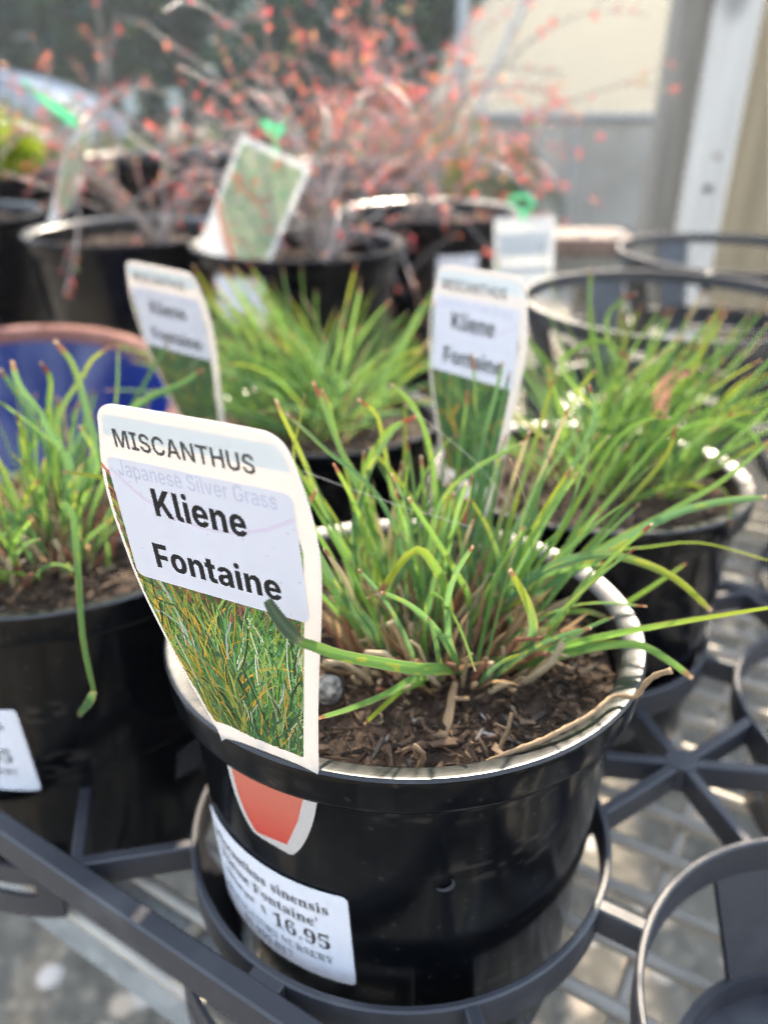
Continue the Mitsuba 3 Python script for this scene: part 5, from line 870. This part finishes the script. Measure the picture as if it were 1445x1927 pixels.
# ------------------------------------------------------------------ trees and plants behind
def leaf_cloud(rg, centres, radii, n, size, pal):
    """Many small leaf faces spread through the volumes; their colours are the leaves' own."""
    w = np.array(radii) ** 3; idx = rg.choice(len(centres), n, p=w / w.sum())
    d = rg.normal(size=(n, 3)); d /= np.linalg.norm(d, axis=1, keepdims=True)
    c = np.asarray(centres)[idx] + d * (np.asarray(radii)[idx] * rg.uniform(0.45, 1.0, n) ** 0.6)[:, None]
    a = rg.normal(size=(n, 3)); a /= np.linalg.norm(a, axis=1, keepdims=True)
    b2 = np.cross(a, rg.normal(size=(n, 3))); b2 /= np.linalg.norm(b2, axis=1, keepdims=True)
    s = size * rg.uniform(0.6, 1.4, (n, 1))
    v = np.stack([c - a * s, c + b2 * s * 0.45, c + a * s, c - b2 * s * 0.45], 1).reshape(-1, 3)
    i = np.arange(n)[:, None] * 4
    f = np.vstack([i + [0, 1, 2], i + [0, 2, 3]])
    col = np.repeat(np.asarray(pal)[rg.integers(len(pal), size=n)] * rg.uniform(0.7, 1.3, (n, 1)), 4, 0)
    return tm(v, f), np.clip(col, 0, 1)
DARK = [(0.055, 0.125, 0.070), (0.040, 0.10, 0.075), (0.10, 0.16, 0.060), (0.045, 0.105, 0.095)]
MIDG = [(0.07, 0.12, 0.03), (0.10, 0.15, 0.04), (0.12, 0.13, 0.05), (0.06, 0.10, 0.04)]
def tree(label, x, y, h, rad, seed, n=5200, pal=DARK):
    rg = np.random.default_rng(seed)
    k = thing('tree', label, 'tree', 'dark trees behind the nursery')
    base = V(x, y, GROUND_Z)
    part(k, 'trunk', tube([base, base + V(0.03, 0, h * .5), base + V(0.0, 0.05, h * .85)], [0.14, 0.10, 0.04], 9), 'tree_bark', smooth=True)
    cs, rs = [], []
    for i in range(26):
        t = rg.random(); rr = rad * (1.05 - 0.75 * t)
        a = rg.uniform(0, 2 * np.pi); q = rr * math.sqrt(rg.random()) * 0.8
        cs.append(base + V(q * math.cos(a), q * math.sin(a), h * (0.10 + 0.85 * t))); rs.append(rad * rg.uniform(0.22, 0.42))
    for i in range(0, 26, 3):
        part(k, 'limb', tube([base + V(0, 0, (cs[i][2] - GROUND_Z) * 0.7), (base + cs[i]) / 2 + V(0, 0, (cs[i][2] - GROUND_Z) * .4), cs[i]], [0.05, 0.035, 0.012], 6), 'tree_bark', smooth=True)
    m, c = leaf_cloud(rg, cs, rs, n, 0.14, pal)
    part(k, 'crown', m, 'leaf', smooth=False, kind='stuff', color=c)
TREES = [(-9.5, 15, 6.0, 2.6), (-6.3, 14, 5.2, 2.3), (-3.6, 15.5, 6.4, 2.5), (-1.2, 14, 5.6, 2.3), (1.2, 15, 6.2, 2.5), (3.4, 16.5, 6.6, 2.6), (-11.5, 18, 7, 2.8), (-8, 19, 7.4, 3.0), (-5, 19, 7.2, 2.9), (-2.2, 19, 7.6, 3.0), (0.4, 19.5, 7.4, 3.0), (3.2, 20, 7.6, 3.0), (5.8, 18, 7.2, 3.0), (8.6, 19, 7.0, 3.0)]
TL = ['farthest left of the dark trees in the front row', 'dark tree behind the small pale polytunnel', 'tall dark tree above the left shrub', 'dark tree between the left shrub and the centre shrub', 'dark tree behind the crown of the centre shrub', 'dark tree right behind the thin steel pole',
      'dark tree at the far left of the back row', 'dark back row tree second from the left', 'dark back row tree third from the left', 'dark back row tree fourth from the left', 'dark back row tree behind the centre shrub', 'dark back row tree beside the curved edge of the cream tunnel', 'dark tree behind the cream tunnel', 'dark tree farthest right behind the cream tunnel']
for i, (x, y, h, r) in enumerate(TREES): tree(TL[i], x, y, h, r, 100 + i)
def bush(name, label, catn, x, y, z0, w, h, seed, pal, n=1500, size=0.03, group=None):
    rg = np.random.default_rng(seed)
    k = thing(name, label, catn, group)
    if name == 'lime_plant': upright(k, x, y, z0)
    cs = [V(x + rg.normal(0, w * .3), y + rg.normal(0, w * .2), z0 + h * rg.uniform(0.3, 0.85)) for _ in range(14)]
    part(k, 'stem', tube([V(x, y, z0), V(x + .01, y, z0 + h * .5)], [0.012, 0.006], 6), 'tree_bark', smooth=True)
    m, c = leaf_cloud(rg, cs, [w * rg.uniform(0.16, 0.30) for _ in range(14)], n, size, pal)
    part(k, 'foliage', m, 'leaf', smooth=False, kind='stuff', color=c)
G_ = 'leafy nursery plants far behind the pots'
TAN = [(0.26, 0.22, 0.09), (0.20, 0.22, 0.07), (0.12, 0.17, 0.05)]
for i, (x, y, w, h, pal, lb) in enumerate([(-2.35, 4.6, 0.9, 0.80, TAN, 'tan and olive bush in front of the small pale polytunnel'), (-1.55, 4.3, 0.8, 0.84, MIDG, 'mid green bush behind the left shrub'), (-0.75, 4.5, 0.8, 0.86, MIDG, 'green bush between the left and centre shrubs, far back'),
                                         (-0.05, 4.4, 0.8, 0.82, TAN, 'olive bush far behind the centre shrub'), (0.55, 4.7, 0.7, 0.72, MIDG, 'green bush at the left foot of the cream tunnel'), (-1.1, 3.4, 0.5, 0.72, [(0.10, 0.17, 0.03), (0.15, 0.22, 0.04)], 'bright green bush with pale tags in front of it')]):
    bush('background_bush', lb, 'bush', x, y, GROUND_Z, w, h, 200 + i, pal, group=G_)
bush('lime_plant', 'lime green leafy plant at the left edge behind the big pots', 'plant', -0.605, 1.10, 0.105, 0.13, 0.075, 210, [(0.42, 0.50, 0.03), (0.34, 0.46, 0.03), (0.50, 0.55, 0.06)], n=700, size=0.014)
for x, lb in ((-0.965, 'pale tag far back, left one of the pair before the green bush'), (-0.80, 'pale tag far back, right one of the pair before the green bush')):
    k = thing('far_tag', lb, 'plant tag')
    body(k, tri(rrect(0, 0, 0.05, 0.085, 0.008), 0, 0.002).apply_transform(np.array([[1, 0, 0, x], [0, 0, -1, 3.0], [0, 1, 0, 0.07], [0, 0, 0, 1.0]])), 'dull_card', smooth=False)

BACK = [(-7.0, -9.0, 5.5, 2.6), (-3.0, -10.0, 6.0, 2.7), (1.0, -9.5, 5.6, 2.6), (5.0, -10.0, 6.0, 2.7)]
BT = ['leafy tree behind the photographer, farthest left', 'leafy tree behind the photographer, second from the left', 'leafy tree behind the photographer, third from the left', 'leafy tree behind the photographer, farthest right']
for i, (x, y, h, r) in enumerate(BACK): tree(BT[i], x, y, h, r, 300 + i, n=2500)

# ------------------------------------------------------------------ the slope of the bench
M4 = np.eye(4); M4[:3, :3] = ROT
for key, d in scene.items():
    top = key.split('__')[0]
    if d.get('type') != 'ply': continue
    if top in SHIFT: d['to_world'] = T().translate(SHIFT[top].tolist())
    elif top in TURN: d['to_world'] = T(M4)

# ------------------------------------------------------------------ the bright hazy air
scene['air'] = {'type': 'homogeneous', 'albedo': {'type': 'rgb', 'value': [0.95, 0.95, 0.95]}, 'sigma_t': HAZE}
hz = thing('haze', 'thin bright haze in the air over the nursery', kind='stuff')
scene[hz] = {'type': 'cube', 'to_world': T().translate([0, 8, 3.6]).scale([40, 36, 5.4]), 'bsdf': {'type': 'null'}, 'interior': {'type': 'ref', 'id': 'air'}}
scene['camera']['medium'] = {'type': 'ref', 'id': 'air'}
